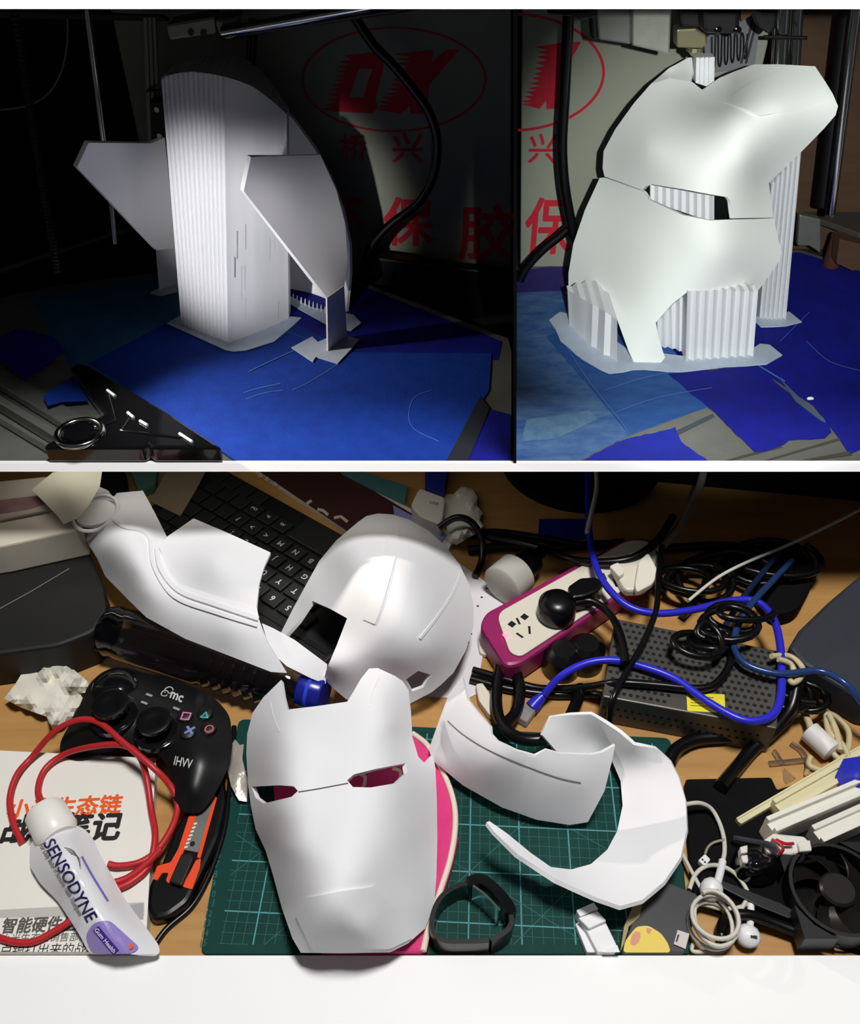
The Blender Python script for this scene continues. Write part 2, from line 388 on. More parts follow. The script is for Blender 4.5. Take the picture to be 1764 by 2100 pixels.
for pts in ([(222, 812), (236, 862), (190, 885)], [(268, 850), (248, 884), (300, 890), (372, 898)]):
    obj('rib', tube([Pz(x, y, zb) for x, y in pts], .0018, 8), BLACKG, t, smooth=60)
# carton with red print, behind the bed
YC = 1.125
LOGO_Q = [(x / 3.15 + 500, y / 3.15) for x, y in ((640, 362), (780, 345), (830, 338), (890, 352), (905, 430), (850, 640), (865, 690), (835, 732), (620, 722), (500, 706), (595, 690), (512, 682), (600, 665), (535, 640), (615, 632), (545, 606), (622, 598), (556, 577), (632, 566), (572, 548), (645, 534), (585, 520), (652, 505), (590, 492), (660, 478), (600, 462), (668, 446), (604, 433), (690, 412), (616, 402), (700, 384))]
LOGO_QH = [(x / 3.15 + 500, y / 3.15) for x, y in ((745, 445), (830, 445), (772, 630), (682, 628))]
LOGO_X = [(x / 3.15 + 500, y / 3.15) for x, y in ((970, 350), (1226, 322), (1214, 405), (1305, 322), (1396, 317), (1200, 545), (1180, 736), (1075, 736), (1072, 682), (1012, 735), (842, 706), (935, 700), (846, 690), (940, 675), (870, 657), (960, 650), (885, 630), (985, 620), (905, 607), (1010, 592), (920, 578), (1015, 560), (940, 545), (1030, 530), (955, 518), (1040, 500), (965, 484), (1060, 468), (975, 448), (1075, 432), (985, 410), (1085, 398), (985, 380), (1085, 370))]
def clipx(poly, xm):
    out = []
    for i in range(len(poly)):
        a, b = poly[i], poly[(i + 1) % len(poly)]
        ia, ib = a[0] >= xm, b[0] >= xm
        if ia: out.append(a)
        if ia != ib:
            k = (xm - a[0]) / (b[0] - a[0]); out.append((xm, a[1] + k * (b[1] - a[1])))
    return out
def flat(poly, holes=()):
    V, Fc = shell(poly, None, lambda x, y, z: Py(x, y, YC - 0.0003), holes=holes, step=400, fn=lambda p: np.zeros(len(p)))
    return V, Fc
def inkpoly(name, poly, par, holes=()): return obj(name, flat(poly, holes), RED, par, solid=0.0003)
def carton(label, xl, xr, dx, dy, clip):
    A, B = Py(xl, 500, YC), Py(xr, 500, YC)
    t = thing('carton', label, 'carton', ((A.x + B.x) / 2, YC + .03, BZ - .012))
    zl, zh = BZ - .012, zt - .006
    xd = lambda z, y=YC: (1053 - 882) / F * ((Vector((0, y, z)) - CAM).dot(FWD))
    c4 = [Vector((A.x if not clip else xd(zl, YC + .06) + .0055, YC, zl)), Vector((B.x if clip else xd(zl) - .002, YC, zl)), Vector((B.x if clip else xd(zh) - .002, YC, zh)), Vector((A.x if not clip else xd(zh, YC + .06) + .0055, YC, zh))]
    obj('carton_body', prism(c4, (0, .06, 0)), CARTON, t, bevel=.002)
    sh = lambda P: [(x + dx, y + dy) for x, y in P]
    cut = (lambda P: clipx(P, clip)) if clip else (lambda P: P)
    el = lambda rx, ry: [((1050 if clip else 808) + rx * math.cos(a), (148 if clip else 163) + (ry * 1.12 if clip else ry) * math.sin(a)) for a in [i * 2 * math.pi / 96 for i in range(96)]]
    if clip:
        o_ = [p for p in el(191, 109)]; i_ = [p for p in el(185, 104)]
        up = lambda E: sorted([p for p in E if p[0] > clip], key=lambda p: math.atan2(p[1] - 148, p[0] - 1050))
        inkpoly('printed_oval', up(o_) + up(i_)[::-1], t)
    else: inkpoly('printed_oval', el(190, 108), t, [el(185, 104)])
    if not clip: inkpoly('printed_letter', sh(LOGO_Q), t, [sh(LOGO_QH)])
    else: inkpoly('printed_letter', [(1057, 82), (1062, 86), (1061, 100), (1057, 118)], t)
    inkpoly('printed_letter', [(1192 - (943 - x) * .70, 85 + (y - 100) * 1.037) for x, y in LOGO_X] if clip else LOGO_X, t)
    nrm = (0, -1, 0)
    def T(s, x0, x1, y, hs=1, bold=0):
        text(s, Py(x0, y, YC), Py(x1, y, YC), nrm, RED, t, name='printed_character', bold=bold, hs=hs)
    if not clip:
        T('桥', 699, 753, 325, 1, .015); T('兴', 806, 867, 328, .95, .015)
        T('环', 655, 746, 488, 1.05, .022); T('保', 790, 888, 494, 1.05, .022); T('胶', 942, 1049, 521, 1.05, .022)
    else:
        T('兴', 1083, 1138, 329, 1.05, .015); T('保', 1075, 1168, 510, 1.3, .022)
    return t
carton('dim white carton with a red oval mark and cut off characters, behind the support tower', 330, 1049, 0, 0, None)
# ------------------------------------------------ print with support tower (left bay)
def lerp2(a, b, t): return (a[0] + (b[0] - a[0]) * t, a[1] + (b[1] - a[1]) * t)
def polyat(pts, t):
    L_ = [0]
    for i in range(len(pts) - 1): L_.append(L_[-1] + math.dist(pts[i], pts[i + 1]))
    s = t * L_[-1]
    for i in range(len(pts) - 1):
        if s <= L_[i + 1] + 1e-9: return lerp2(pts[i], pts[i + 1], (s - L_[i]) / max(1e-9, L_[i + 1] - L_[i]))
    return pts[-1]
def corrugated(bot, top, n, amp, depth=0.03, zb=BZ + 0.0005, sharp=0.5):
    """ridged support wall: pixel foot line and head line, solid to the back"""
    fb, ft = [], []
    for i in range(2 * n + 1):
        t = i / (2 * n); b = polyat(bot, t); tp = polyat(top, t)
        B = Pz(b[0], b[1], zb); d = amp * (1 if i % 2 else 0)
        T_ = Py(tp[0], tp[1], B.y + d)
        fb.append(Vector((B.x, B.y + d, zb))); ft.append(T_)
    m_ = 2 * n + 1
    y2 = max(p.y for p in fb) + depth
    V = fb + ft + [Vector((p.x, max(p.y + .004, y2), p.z)) for p in fb] + [Vector((p.x, max(p.y + .004, y2), p.z)) for p in ft]
    Fc = []
    for i in range(m_ - 1):
        Fc += [(i, i + 1, m_ + i + 1, m_ + i), (2 * m_ + i + 1, 2 * m_ + i, 3 * m_ + i, 3 * m_ + i + 1), (m_ + i, m_ + i + 1, 3 * m_ + i + 1, 3 * m_ + i), (i + 1, i, 2 * m_ + i, 2 * m_ + i + 1)]
    Fc += [(0, m_, 3 * m_, 2 * m_), (m_ - 1, 3 * m_ - 1, 4 * m_ - 1, 2 * m_ - 1)]
    return V, Fc
BZR = BZ + .0012
hp = thing('helmet_print', 'white 3D-printed curved shell around a tall ridged support tower', 'printed part', Pz(500, 690, BZ))
obj('raft', slab([(342, 663), (398, 630), (618, 651), (600, 668), (562, 700), (505, 718), (480, 720), (462, 717)], BZ, BZR), RAFT, hp)
obj('raft', slab(ruffle([(598, 712), (640, 690), (652, 701), (690, 684), (738, 696), (692, 746), (648, 731), (642, 741)], 30, .8), BZ, BZR), RAFT, hp)
obj('raft', slab([(308, 600), (330, 588), (364, 580), (364, 598), (330, 606)], BZ, BZR), RAFT, hp)
obj('raft', slab([(590, 604), (640, 630), (725, 645), (741, 662), (720, 678), (670, 665), (590, 620)], BZ, BZR), RAFT, hp)
# tower: ridged face and flat face
arc = [(331, 165), (340, 156), (370, 149), (395, 147), (430, 151), (460, 157)]
arc2 = [(460, 157), (490, 166), (520, 178), (560, 208), (588, 234)]
obj('support_tower', corrugated([(372, 668), (420, 688), (468, 705)], arc, 13, .0035, .03), SUPP, hp, smooth=25)
V, Fc = corrugated([(468, 705), (530, 682), (592, 655)], arc2, 5, .0009, .02)
obj('support_tower', (V, Fc), SUPP, hp, smooth=25)
rnd = random.Random(3)
for k in range(16):
    x = rnd.uniform(478, 582); tt = (x - 468) / 124; yb = 705 - 50 * tt - rnd.uniform(5, 60) - (k % 4) * 40; hgt = rnd.uniform(30, 75)
    yy = Pz(x, 705 - 50 * tt, BZ).y - .0006
    obj('support_seam', wallslab([(x, yb - hgt), (x + 2, yb - hgt), (x + 2, yb), (x, yb)], yy, .0012), mat('seam_plastic', (150, 152, 160), 0.7) if k == 0 else bpy.data.materials['seam_plastic'], hp)
shc = [(331, 165, 1.02), (450, 155, 1.03), (600, 243, 1.06), (690, 400, 1.05), (717, 500, 1.03), (708, 640, 1.00), (590, 300, 1.085), (590, 600, 1.06), (450, 300, 1.07), (660, 520, 1.055), (640, 400, 1.075), (670, 640, 1.03)]
sh_out = [(331, 165), (340, 156), (370, 149), (395, 147), (430, 151), (460, 157), (520, 178), (560, 208), (600, 243), (645, 305), (675, 360), (703, 430), (717, 500), (718, 560), (709, 648), (670, 640), (590, 604), (570, 300), (440, 300), (345, 300)]
obj('curved_shell', shell(sh_out, shc, Py), PRINT, hp, smooth=50, solid=.004)
obj('side_fin', shell([(500, 392), (515, 322), (657, 317), (690, 390), (708, 460), (713, 530), (706, 590), (672, 612)], [(500, 392, .885), (515, 322, .885), (657, 317, 1.0), (713, 530, 1.0), (672, 612, .945), (706, 590, .97), (600, 400, .945)], Py), PRINT, hp, smooth=50, solid=.005)
obj('fin_support', shell([(671, 611), (706, 586), (712, 694), (690, 706), (673, 722)], [(671, 611, Pz(673, 722, BZ).y), (673, 722, Pz(673, 722, BZ).y), (706, 586, Pz(708, 692, BZ).y), (711, 692, Pz(711, 692, BZ).y), (690, 706, Pz(690, 706, BZ).y)], Py), PRINT, hp, solid=.002)
fl = shell([(158, 343), (182, 293), (310, 294), (338, 283), (352, 420), (362, 508), (322, 513)], [(158, 343, .905), (182, 293, .915), (338, 283, 1.03), (362, 508, 1.045), (322, 513, 1.01)], Py)
obj('side_fin', fl, PRINT, hp, smooth=50, solid=.005)
y1 = Pz(328, 597, BZ).y
obj('fin_support', shell([(321, 511), (362, 506), (366, 585), (328, 597)], [(321, 511, y1), (328, 597, y1), (366, 585, y1 + .02), (362, 506, y1 + .02)], Py), PRINT, hp, solid=.002)
for k in range(9):   # little ladder ribs at the shell foot
    x = 600 + k * 8.2
    obj('foot_rib', wallslab([(x, 606 + k * 3.1), (x + 2, 606 + k * 3.2), (x + 2, 618 + k * 3.2), (x, 617 + k * 3.1)], Pz(x, 622 + k * 3.2, BZ).y, .004), SUPP, hp)
# printer frame and cables of the left bay
t = thing('desktop_printer', 'dark open 3D printer with chrome rod, lead screw and slide rail, in the dim bay', 'printer', Pz(200, 560, BZ))
obj('chrome_rod', tube([Py(179, 19, 1.07), Py(226, 400, 1.07)], .0035, 12), CHROME, t, smooth=60)
obj('chrome_rod', tube([Py(226, 400, 1.07), Py(236, 500, 1.06)], .0030, 12), CHROME, t, smooth=60)
P = [Py(28, 19, 1.02).lerp(Py(118, 560, 1.02), i / 120) for i in range(121)]
obj('lead_screw', tube(P, .005, 10, rs=[.0052 if i % 2 else .0036 for i in range(121)]), mat('dark_steel', (70, 68, 62), .4, .8), t)
for dx in (0, 9, 18): obj('column_rail', wallslab([(294 + dx, 36), (301 + dx, 36), (311 + dx, 300), (304 + dx, 300)], 1.09 + dx * .0003, .006), ALUD, t)
obj('column_joint', wallslab([(300, 186), (330, 184), (330, 188), (300, 190)], 1.086, .004), BLACK, t)
obj('motor_block', wallslab([(306, 208), (338, 206), (346, 300), (312, 300)], 1.08, .02), BLACK, t, bevel=.002)
sc_ = mat('screw_steel', (190, 190, 190), .3, .9)
for x, y in ((322, 224), (328, 278)): obj('screw', lathe(Py(x, y, 1.08), (0, -1, 0), [(0, .003), (.002, .003)], 10), sc_, t)
blk = wallslab([(340, 49), (440, 32), (444, 70), (346, 84)], .96, .03)
obj('slide_block', blk, ALUD, t, bevel=.003)
obj('slide_block', wallslab([(440, 40), (492, 30), (491, 72), (466, 84), (448, 72)], .955, .025), ALUD, t, bevel=.003)
for x, y in ((392, 66), (418, 68)): obj('screw', lathe(Py(x, y, .96), (0, -1, 0), [(0, .003), (.002, .003)], 10), BLACK, t)
obj('chrome_rod', tube([Py(455, 66, .95), Py(760, 12, .95)], .0048, 16), CHROME, t, smooth=60)
obj('black_rod', tube([Py(455, 76, .97), Py(860, 12, .97)], .0032, 12), BLACK, t, smooth=60)
obj('cross_bar', wallslab([(-80, 22), (330, 34), (345, 44), (330, 44), (-80, 34)], 1.10, .01), BLACK, t)
obj('rear_bar', wallslab([(742, 560), (768, 528), (1049, 562), (1049, 634), (900, 600), (742, 588)], 1.085, .02), BLACK, t, bevel=.003)
obj('low_rail', tube([Py(-60, 575, 1.0), Py(260, 470, 1.1)], .004, 8), mat('dull_rail', (70, 66, 58), .5, .5), t, smooth=60)
def ycable(name, pts, r, m, label): return obj(name, tube(cr([Py(*p) for p in pts], 8), r, 8), m, smooth=60, label=label, cat='cable')
ycable('power_cable', [(722, 26, 1.075), (738, 52, 1.075), (768, 95, 1.075), (805, 132, 1.075), (845, 180, 1.075), (880, 232, 1.075), (896, 290, 1.075), (888, 360, 1.075), (858, 415, 1.075), (800, 462, 1.075), (765, 500, 1.075), (748, 545, 1.075), (746, 575, 1.075)], .0058, RUBBER, 'thick black cable curving down in front of the dim carton')
ycable('short_cable', [(520, 40, 1.09), (516, 100, 1.09), (514, 150, 1.09), (522, 195, 1.09)], .0055, RUBBER, 'short black cable hanging behind the top of the support tower')
ycable('filament_strand', [(137, 30, 1.12), (139, 80, 1.12), (128, 140, 1.12), (105, 185, 1.12), (70, 212, 1.12), (30, 222, 1.12), (-30, 227, 1.12)], .0012, mat('grey_filament', (120, 116, 104), .5), 'thin grey filament strand hanging in an arc in the dim bay')
# ================================================ right bay: flash lit
bed2 = bed('print_bed', [(1056, 548), (1180, 538), (1480, 520), (1640, 512), (1764, 552), (1980, 600), (1980, 946), (1056, 946)], 'brightly lit aluminium print bed with overlapping blue tape, carrying the printed mask')
strip(ruffle([(1058, 556), (1130, 546), (1152, 552), (1165, 547), (1240, 552), (1440, 740), (1470, 828), (1290, 893), (1190, 944), (1058, 944)], 26, 1), TAPEW, bed2, 0)
strip([(1058, 556), (1130, 546), (1240, 550), (1240, 592), (1058, 600)], mat('indigo_tape', (38, 34, 108), .75, rgb2=(48, 44, 120), vscale=30, bump=.3, bscale=600), bed2, 1)
strip([(1210, 655), (1440, 700), (1470, 828), (1290, 890), (1215, 800), (1120, 690)], mat('mid_worn_tape', (20, 66, 136), .7, rgb2=(34, 86, 150), vscale=30, aniso=(1, 3, 1), bump=.3, bscale=700), bed2, 1)
strip([(1080, 860), (1210, 842), (1225, 860), (1140, 900), (1070, 905)], mat('scuffed_tape', (60, 104, 148), .8, rgb2=(104, 136, 158), vscale=60, bump=.4, bscale=500), bed2, 1)
strip(ruffle([(1250, 550), (1640, 518), (1764, 556), (1978, 604), (1978, 880), (1764, 922), (1742, 932), (1716, 892), (1700, 872), (1668, 832), (1550, 752), (1400, 742)], 24, 1), TAPEN, bed2, 1)
strip(ruffle([(1372, 768), (1552, 748), (1600, 792), (1650, 828), (1700, 868), (1706, 886), (1690, 900), (1620, 902), (1585, 922), (1550, 927), (1500, 880), (1466, 846)], 12, 1.5, 4), TAPEN, bed2, 2)
strip(ruffle([(1192, 944), (1275, 903), (1384, 876), (1398, 905), (1424, 926), (1450, 944)], 10, 1.4, 5), mat('bright_tape', (12, 34, 160), .75, bump=.3, bscale=700, rgb2=(12, 26, 138), vscale=40), bed2, 2)
for pts, wd in (([(1150, 690), (1200, 770), (1270, 860), (1290, 890)], 1.4), ([(1058, 690), (1120, 670), (1150, 664)], 1.4), ([(1240, 800), (1330, 772), (1440, 752)], 1.2), ([(1250, 850), (1350, 815), (1460, 795)], 1.2), ([(1060, 640), (1100, 700), (1160, 790)], 1.2), ([(1660, 640), (1640, 660), (1600, 700)], 1.0), ([(1655, 700), (1700, 740), (1764, 760)], 1.0), ([(1610, 782), (1560, 752), (1540, 738)], 2.6)): scratch(pts, wd, bed2, 3)
t = thing('front_profile', 'bare slotted aluminium profile along the front of the lit bed', 'rail', Pz(1560, 930, BZ))
obj('slot', slab([(1385, 884), (1462, 848), (1466, 854), (1390, 892)], BZ - .0012, BZ - .0006), mat('slot_shade', (58, 66, 78), .6), t)  # flat strip, the shade inside the slot is put into its colour
for a, b, c_ in (((1480, 946), (1600, 912), 5), ((1560, 946), (1720, 898), 4), ((1630, 946), (1740, 925), 8)):
    obj('slot', slab([a, b, (b[0] + c_, b[1] + c_), (a[0] + c_ * 2.4, 946)], BZ - .0012, BZ - .0004), mat('profile_groove', (80, 78, 68), .5, .4), t)
obj('gap_strip', slab([(1602, 778), (1640, 815), (1690, 858), (1694, 866), (1684, 862), (1632, 822)], BZ - .0002, BZ + .0006), mat('tape_gap', (86, 104, 128), .5, .3), t)
obj('plastic_crumb', crumple(Pz(1662, 819, BZ + .0002), .004, .002, .002, 4, 2), TISSUE, label='pale plastic crumb lying on the navy tape', cat='crumb')
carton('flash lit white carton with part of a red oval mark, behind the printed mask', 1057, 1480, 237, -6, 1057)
# ------------------------------------------------ printed mask (plain generic)
mp_ = thing('mask_print', 'glossy white printed face mask standing on ridged supports', 'printed part', Pz(1400, 740, BZ))
obj('raft', slab(ruffle([(1127, 655), (1148, 640), (1180, 646), (1290, 716), (1400, 730), (1545, 712), (1560, 705), (1578, 706), (1604, 728), (1572, 746), (1490, 752), (1395, 762), (1300, 757), (1278, 762), (1250, 766), (1196, 738), (1150, 698)], 20, 1.2), BZ, BZR), RAFT, mp_)
obj('raft', slab(ruffle([(1546, 654), (1560, 642), (1620, 640), (1644, 660), (1612, 669), (1562, 669)], 18, 1.2), BZ, BZR), RAFT, mp_)
yfoot = Pz(1330, 744, BZ).y
MC = [(1240, 330, 1.02), (1335, 172, 1.03), (1410, 118, 1.04), (1465, 168, 1.02), (1400, 160, 1.03), (1546, 132, .985), (1672, 136, .955), (1719, 218, .93), (1650, 305, .945), (1578, 375, .95), (1330, 300, .955), (1480, 300, .90), (1525, 330, .895), (1500, 230, .925), (1600, 220, .915), (1540, 180, .95), (1230, 365, 1.02), (1325, 395, .945), (1500, 425, .895), (1590, 447, .935), (1603, 525, .93), (1555, 596, .925), (1410, 597, .885), (1480, 520, .88), (1345, 660, yfoot + .005), (1362, 738, yfoot), (1298, 743, yfoot), (1265, 655, yfoot + .035), (1165, 592, 1.005), (1175, 500, 1.012), (1200, 430, 1.015), (1300, 480, .94), (1250, 560, .955), (1320, 600, .905), (1400, 520, .89)]
slit = [(1326, 381), (1337, 378), (1400, 388), (1470, 401), (1490, 404), (1498, 412), (1503, 448), (1455, 452), (1400, 441), (1330, 409), (1322, 396)]
upper = [(1240, 362), (1236, 345), (1238, 310), (1262, 265), (1300, 212), (1335, 172), (1372, 160), (1420, 168), (1440, 184), (1450, 178), (1475, 160), (1505, 147), (1546, 132), (1600, 132), (1672, 136), (1692, 166), (1708, 192), (1719, 218), (1714, 236), (1690, 264), (1650, 305), (1612, 342), (1577, 375), (1580, 400), (1586, 446), (1503, 448), (1498, 412), (1490, 404), (1470, 401), (1400, 388), (1337, 378), (1326, 381), (1318, 390)]
obj('upper_shell', shell(upper, MC, Py, step=11), PRINTG, mp_, smooth=60, solid=.004)
lower = [(1230, 365), (1240, 364), (1318, 392), (1322, 396), (1330, 409), (1400, 441), (1455, 452), (1503, 450), (1587, 448), (1594, 480), (1604, 520), (1600, 532), (1576, 568), (1555, 596), (1500, 596), (1412, 597), (1380, 622), (1345, 662), (1350, 690), (1364, 734), (1355, 744), (1300, 743), (1290, 722), (1266, 656), (1222, 628), (1166, 594), (1166, 560), (1176, 500), (1200, 430)]
obj('lower_shell', shell(lower, MC, Py, step=11), PRINTG, mp_, smooth=60, solid=.004)
# rim of the open crown and a raised ridge of the brow
obj('crown_rim', shell([(1335, 172), (1372, 140), (1412, 118), (1428, 118), (1424, 135), (1416, 168), (1375, 160)], [(1335, 172, 1.03), (1412, 118, 1.055), (1428, 118, 1.055), (1416, 168, 1.03), (1375, 150, 1.06)], Py, step=8), PRINTG, mp_, smooth=40, solid=.003)
obj('brow_panel', shell([(1482, 206), (1540, 168), (1600, 146), (1650, 142), (1690, 206), (1640, 228), (1560, 236)], [(a, b, c - .003) for a, b, c in MC], Py, step=10), PRINTG, mp_, smooth=60, solid=.004)
obj('support_wall', corrugated([(1168, 668), (1198, 700), (1236, 728), (1266, 742)], [(1164, 594), (1200, 616), (1240, 638), (1266, 656)], 4, .005, .01), SUPP, mp_, smooth=25)
obj('support_wall', corrugated([(1348, 712), (1380, 716), (1408, 726)], [(1348, 660), (1380, 624), (1412, 599)], 4, .004, .012), SUPP, mp_, smooth=25)
obj('support_wall', corrugated([(1406, 742), (1480, 737), (1545, 732)], [(1410, 597), (1480, 596), (1555, 597)], 8, .005, .012), SUPP, mp_, smooth=25)
obj('support_tower', corrugated([(1557, 655), (1585, 657), (1612, 656)], [(1582, 378), (1610, 342), (1644, 302)], 6, .005, .012), SUPP, mp_, smooth=25)
V, Fc = [], []
def ywall(x0, x1, yt0, yt1, yb0, yb1, n, Y0, Y1, amp):
    fb, ft = [], []
    for i in range(2 * n + 1):
        k = i / (2 * n); Y = Y0 + (Y1 - Y0) * k + (amp if i % 2 else 0)
        fb.append(Py(x0 + (x1 - x0) * k, yb0 + (yb1 - yb0) * k, Y)); ft.append(Py(x0 + (x1 - x0) * k, yt0 + (yt1 - yt0) * k, Y))
    V = fb + ft; m_ = len(fb); return V, [(i, i + 1, m_ + i + 1, m_ + i) for i in range(m_ - 1)]
obj('slit_support', ywall(1334, 1462, 374, 396, 412, 456, 8, .965, .925, .003), SUPP, mp_, solid=.002)
obj('crown_support', prism([Py(1428, 118, 1.03), Py(1466, 117, 1.03), Py(1465, 166, 1.03), Py(1452, 178, 1.03), Py(1427, 170, 1.03)], (0, .015, 0)), SUPP, mp_)
for k in range(3): obj('support_rib', wallslab([(1436 + k * 9, 119), (1439 + k * 9, 119), (1438 + k * 9, 172), (1435 + k * 9, 172)], 1.028, .004), SUPP, mp_)
# ------------------------------------------------ print head and frame
head = t = thing('desktop_printer', 'open 3D printer with chrome guide rods and metal nozzle head above the mask', 'printer', Pz(1700, 560, BZ))
obj('heat_shield', wallslab([(1222, 16), (1296, 16), (1294, 92), (1228, 82)], .99, .03), ALUD, t, bevel=.002)
obj('heat_shield', wallslab([(1296, 16), (1378, 16), (1374, 112), (1296, 94)], .975, .03), ALU, t, bevel=.002)
obj('clamp', wallslab([(1124, 22), (1160, 26), (1226, 18), (1226, 36), (1190, 42), (1172, 34), (1124, 30)], .99, .02), BLACK, t, bevel=.002)
obj('clamp', wallslab([(1212, 34), (1226, 34), (1228, 82), (1214, 80)], .992, .02), BLACK, t, bevel=.002)
obj('heater_block', wallslab([(1388, 60), (1428, 58), (1450, 72), (1452, 92), (1440, 100), (1388, 98)], .985, .02), BRASS, t, bevel=.002)
nz = Py(1425, 100, .997)
obj('nozzle', lathe(nz + Vector((0, 0, .002)), (0, 0, -1), [(0, .009), (.004, .009), (.005, .006), (.009, .002)], 12), BRASS, t)
obj('fan', wallslab([(1440, 16), (1520, 16), (1518, 72), (1442, 70)], .965, .025), BLACK, t, bevel=.005)
for x in (1472, 1512): obj('screw', lathe(Py(x, 62, .965), (0, -1, 0), [(0, .004), (.002, .004), (.003, .002)], 12), BLACKG, t, smooth=40)
obj('fan', wallslab([(1392, 16), (1444, 16), (1442, 58), (1396, 56)], .985, .02), BLACK, t, bevel=.003)
obj('duct', wallslab([(1548, 16), (1600, 16), (1594, 60), (1580, 74), (1562, 60), (1552, 34)], .98, .03), BLACK, t, bevel=.005)
obj('card_scrap', wallslab([(1520, 18), (1548, 18), (1542, 30), (1520, 45)], .97, .01), WOODB, t)
t = thing('ribbon_panel', 'grey panel with a looping black heater trace behind the printed mask', 'panel', Py(1490, 140, 1.10))
obj('panel', wallslab([(1440, 40), (1560, 36), (1548, 140), (1450, 150)], 1.10, .005), mat('grey_panel', (104, 106, 110), .7), t)
pts = []
for k in range(6):
    x = 1460 + k * 13; yb_ = 140 - k * 4
    pts += [(x, 76), (x, yb_ - 12), (x + 3, yb_), (x + 6, yb_ - 12), (x + 8, 70)] if k < 6 else []
obj('trace', tube(cr([Py(x, y, 1.099) for x, y in pts], 4), .0011, 6), BLACK, t)
for k in range(2): obj('trace', tube([Py(1520 + 10 * k, 130, 1.099), Py(1550 + 8 * k, 20, 1.099)], .0012, 6), BLACK, t)
t = head
obj('guide_rod', tube([Py(1605, 14, 1.06), Py(1588, 300, 1.06)], .0085, 18), CHROME, t, smooth=60)
obj('guide_rod', tube([Py(1634, 14, 1.08), Py(1618, 300, 1.08)], .0075, 18), CHROME, t, smooth=60)
obj('rod_band', tube([Py(1566, 76, 1.05), Py(1655, 78, 1.05)], .002, 8), BLACK, t)
obj('guide_rod', tube([Py(1757, 12, 1.05), Py(1704, 438, 1.05)], .0055, 18), CHROME, t, smooth=60)
obj('rod_shadow_post', tube([Py(1742, 12, 1.10), Py(1690, 420, 1.10)], .010, 12), BLACK, t, smooth=60)  # dark tube standing in for the guide rod's cast shadow
obj('lower_plate', slab([(1636, 410), (1764, 436), (1900, 470), (1900, 500), (1764, 478), (1636, 432)], BZ + .035, BZ + .043), mat('steel_plate', (92, 92, 90), .4, .6), t, bevel=.001)
for x, y in ((1708, 436), (1738, 430), (1675, 428)): obj('bolt', lathe(Pz(x, y, BZ + .042), (0, 0, 1), [(0, .004), (.004, .004), (.005, .002)], 8), mat('bolt_steel', (190, 188, 170), .3, .8) if x == 1708 else bpy.data.materials['bolt_steel'], t)
pc = Pz(1704, 545, BZ - .001)
obj('post', lathe(pc, (0, 0, 1), [(0, .011), (.001, .0115), (.044, .0115)], 20), COPPER, t, smooth=60)
obj('bracket', wallslab([(1640, 440), (1684, 450), (1684, 520), (1660, 505), (1636, 505)], 1.13, .012), ALUD, t, bevel=.002)
obj('foot_block', wallslab([(1722, 490), (1764, 500), (1800, 506), (1800, 545), (1748, 555), (1716, 540)], 1.09, .02), WOODB, t)
ycable('hose', [(1166, 24, 1.06), (1163, 100, 1.06), (1158, 200, 1.06), (1153, 300, 1.06), (1158, 380, 1.06), (1170, 450, 1.06), (1182, 500, 1.06)], .0062, RUBBER, 'straight black hose hanging in front of the lit carton')
ycable('side_hose', [(1176, 458, 1.07), (1150, 482, 1.07), (1110, 515, 1.07), (1080, 548, 1.07), (1066, 575, 1.068)], .0060, RUBBER, 'black hose slanting down to the edge of the lit bed')
tag(obj('wall_board', wallslab([(1480, -40), (2000, -40), (2000, 700), (1480, 700)], 1.2, .01), WOODB), 'brown wooden board standing behind the chrome guide rods', 'board')
# ================================================ the desk: big things first
def stuffbox(name, label, cat, poly, z0, z1, m, bevel=.003, group=None): return obj(name, slab(poly, z0, z1), m, bevel=bevel, label=label, cat=cat, group=group)
def part(name, poly, z0, z1, m, par, bevel=0, label=None): return obj(name, slab(poly, z0, z1), m, par, bevel=bevel, label=label)
def rnd_poly(poly, r=10, n=5):
    out = []; N = len(poly)
    for i in range(N):
        a, b, c = Vector(poly[i - 1]), Vector(poly[i]), Vector(poly[(i + 1) % N])
        rr = min(r, (a - b).length * .45, (c - b).length * .45)
        p, q = b + (a - b).normalized() * rr, b + (c - b).normalized() * rr
        for k in range(n + 1):
            t = k / n; out.append(tuple(p * (1 - t) ** 2 + b * 2 * t * (1 - t) + q * t * t))
    return out
# cutting mat with a printed grid
MATZ = .003
MATG = mat('green_mat', (4, 54, 48), 0.6, rgb2=(6, 62, 55), vscale=15, bump=.08, bscale=300, spec=.2)
LINE = mat('mat_print', (78, 146, 150), .7); LINE2 = mat('mat_print_fine', (36, 100, 98), .7)
cm = thing('cutting_mat', 'green cutting mat printed with a pale grid under the white mask', 'cutting mat', Pz(900, 1700, 0))
mq = [(489, 1474), (1376, 1513), (1420, 1957), (411, 1957)]
obj('mat_sheet', slab(rnd_poly(mq, 16), 0.0003, MATZ), MATG, cm, bevel=.0008)
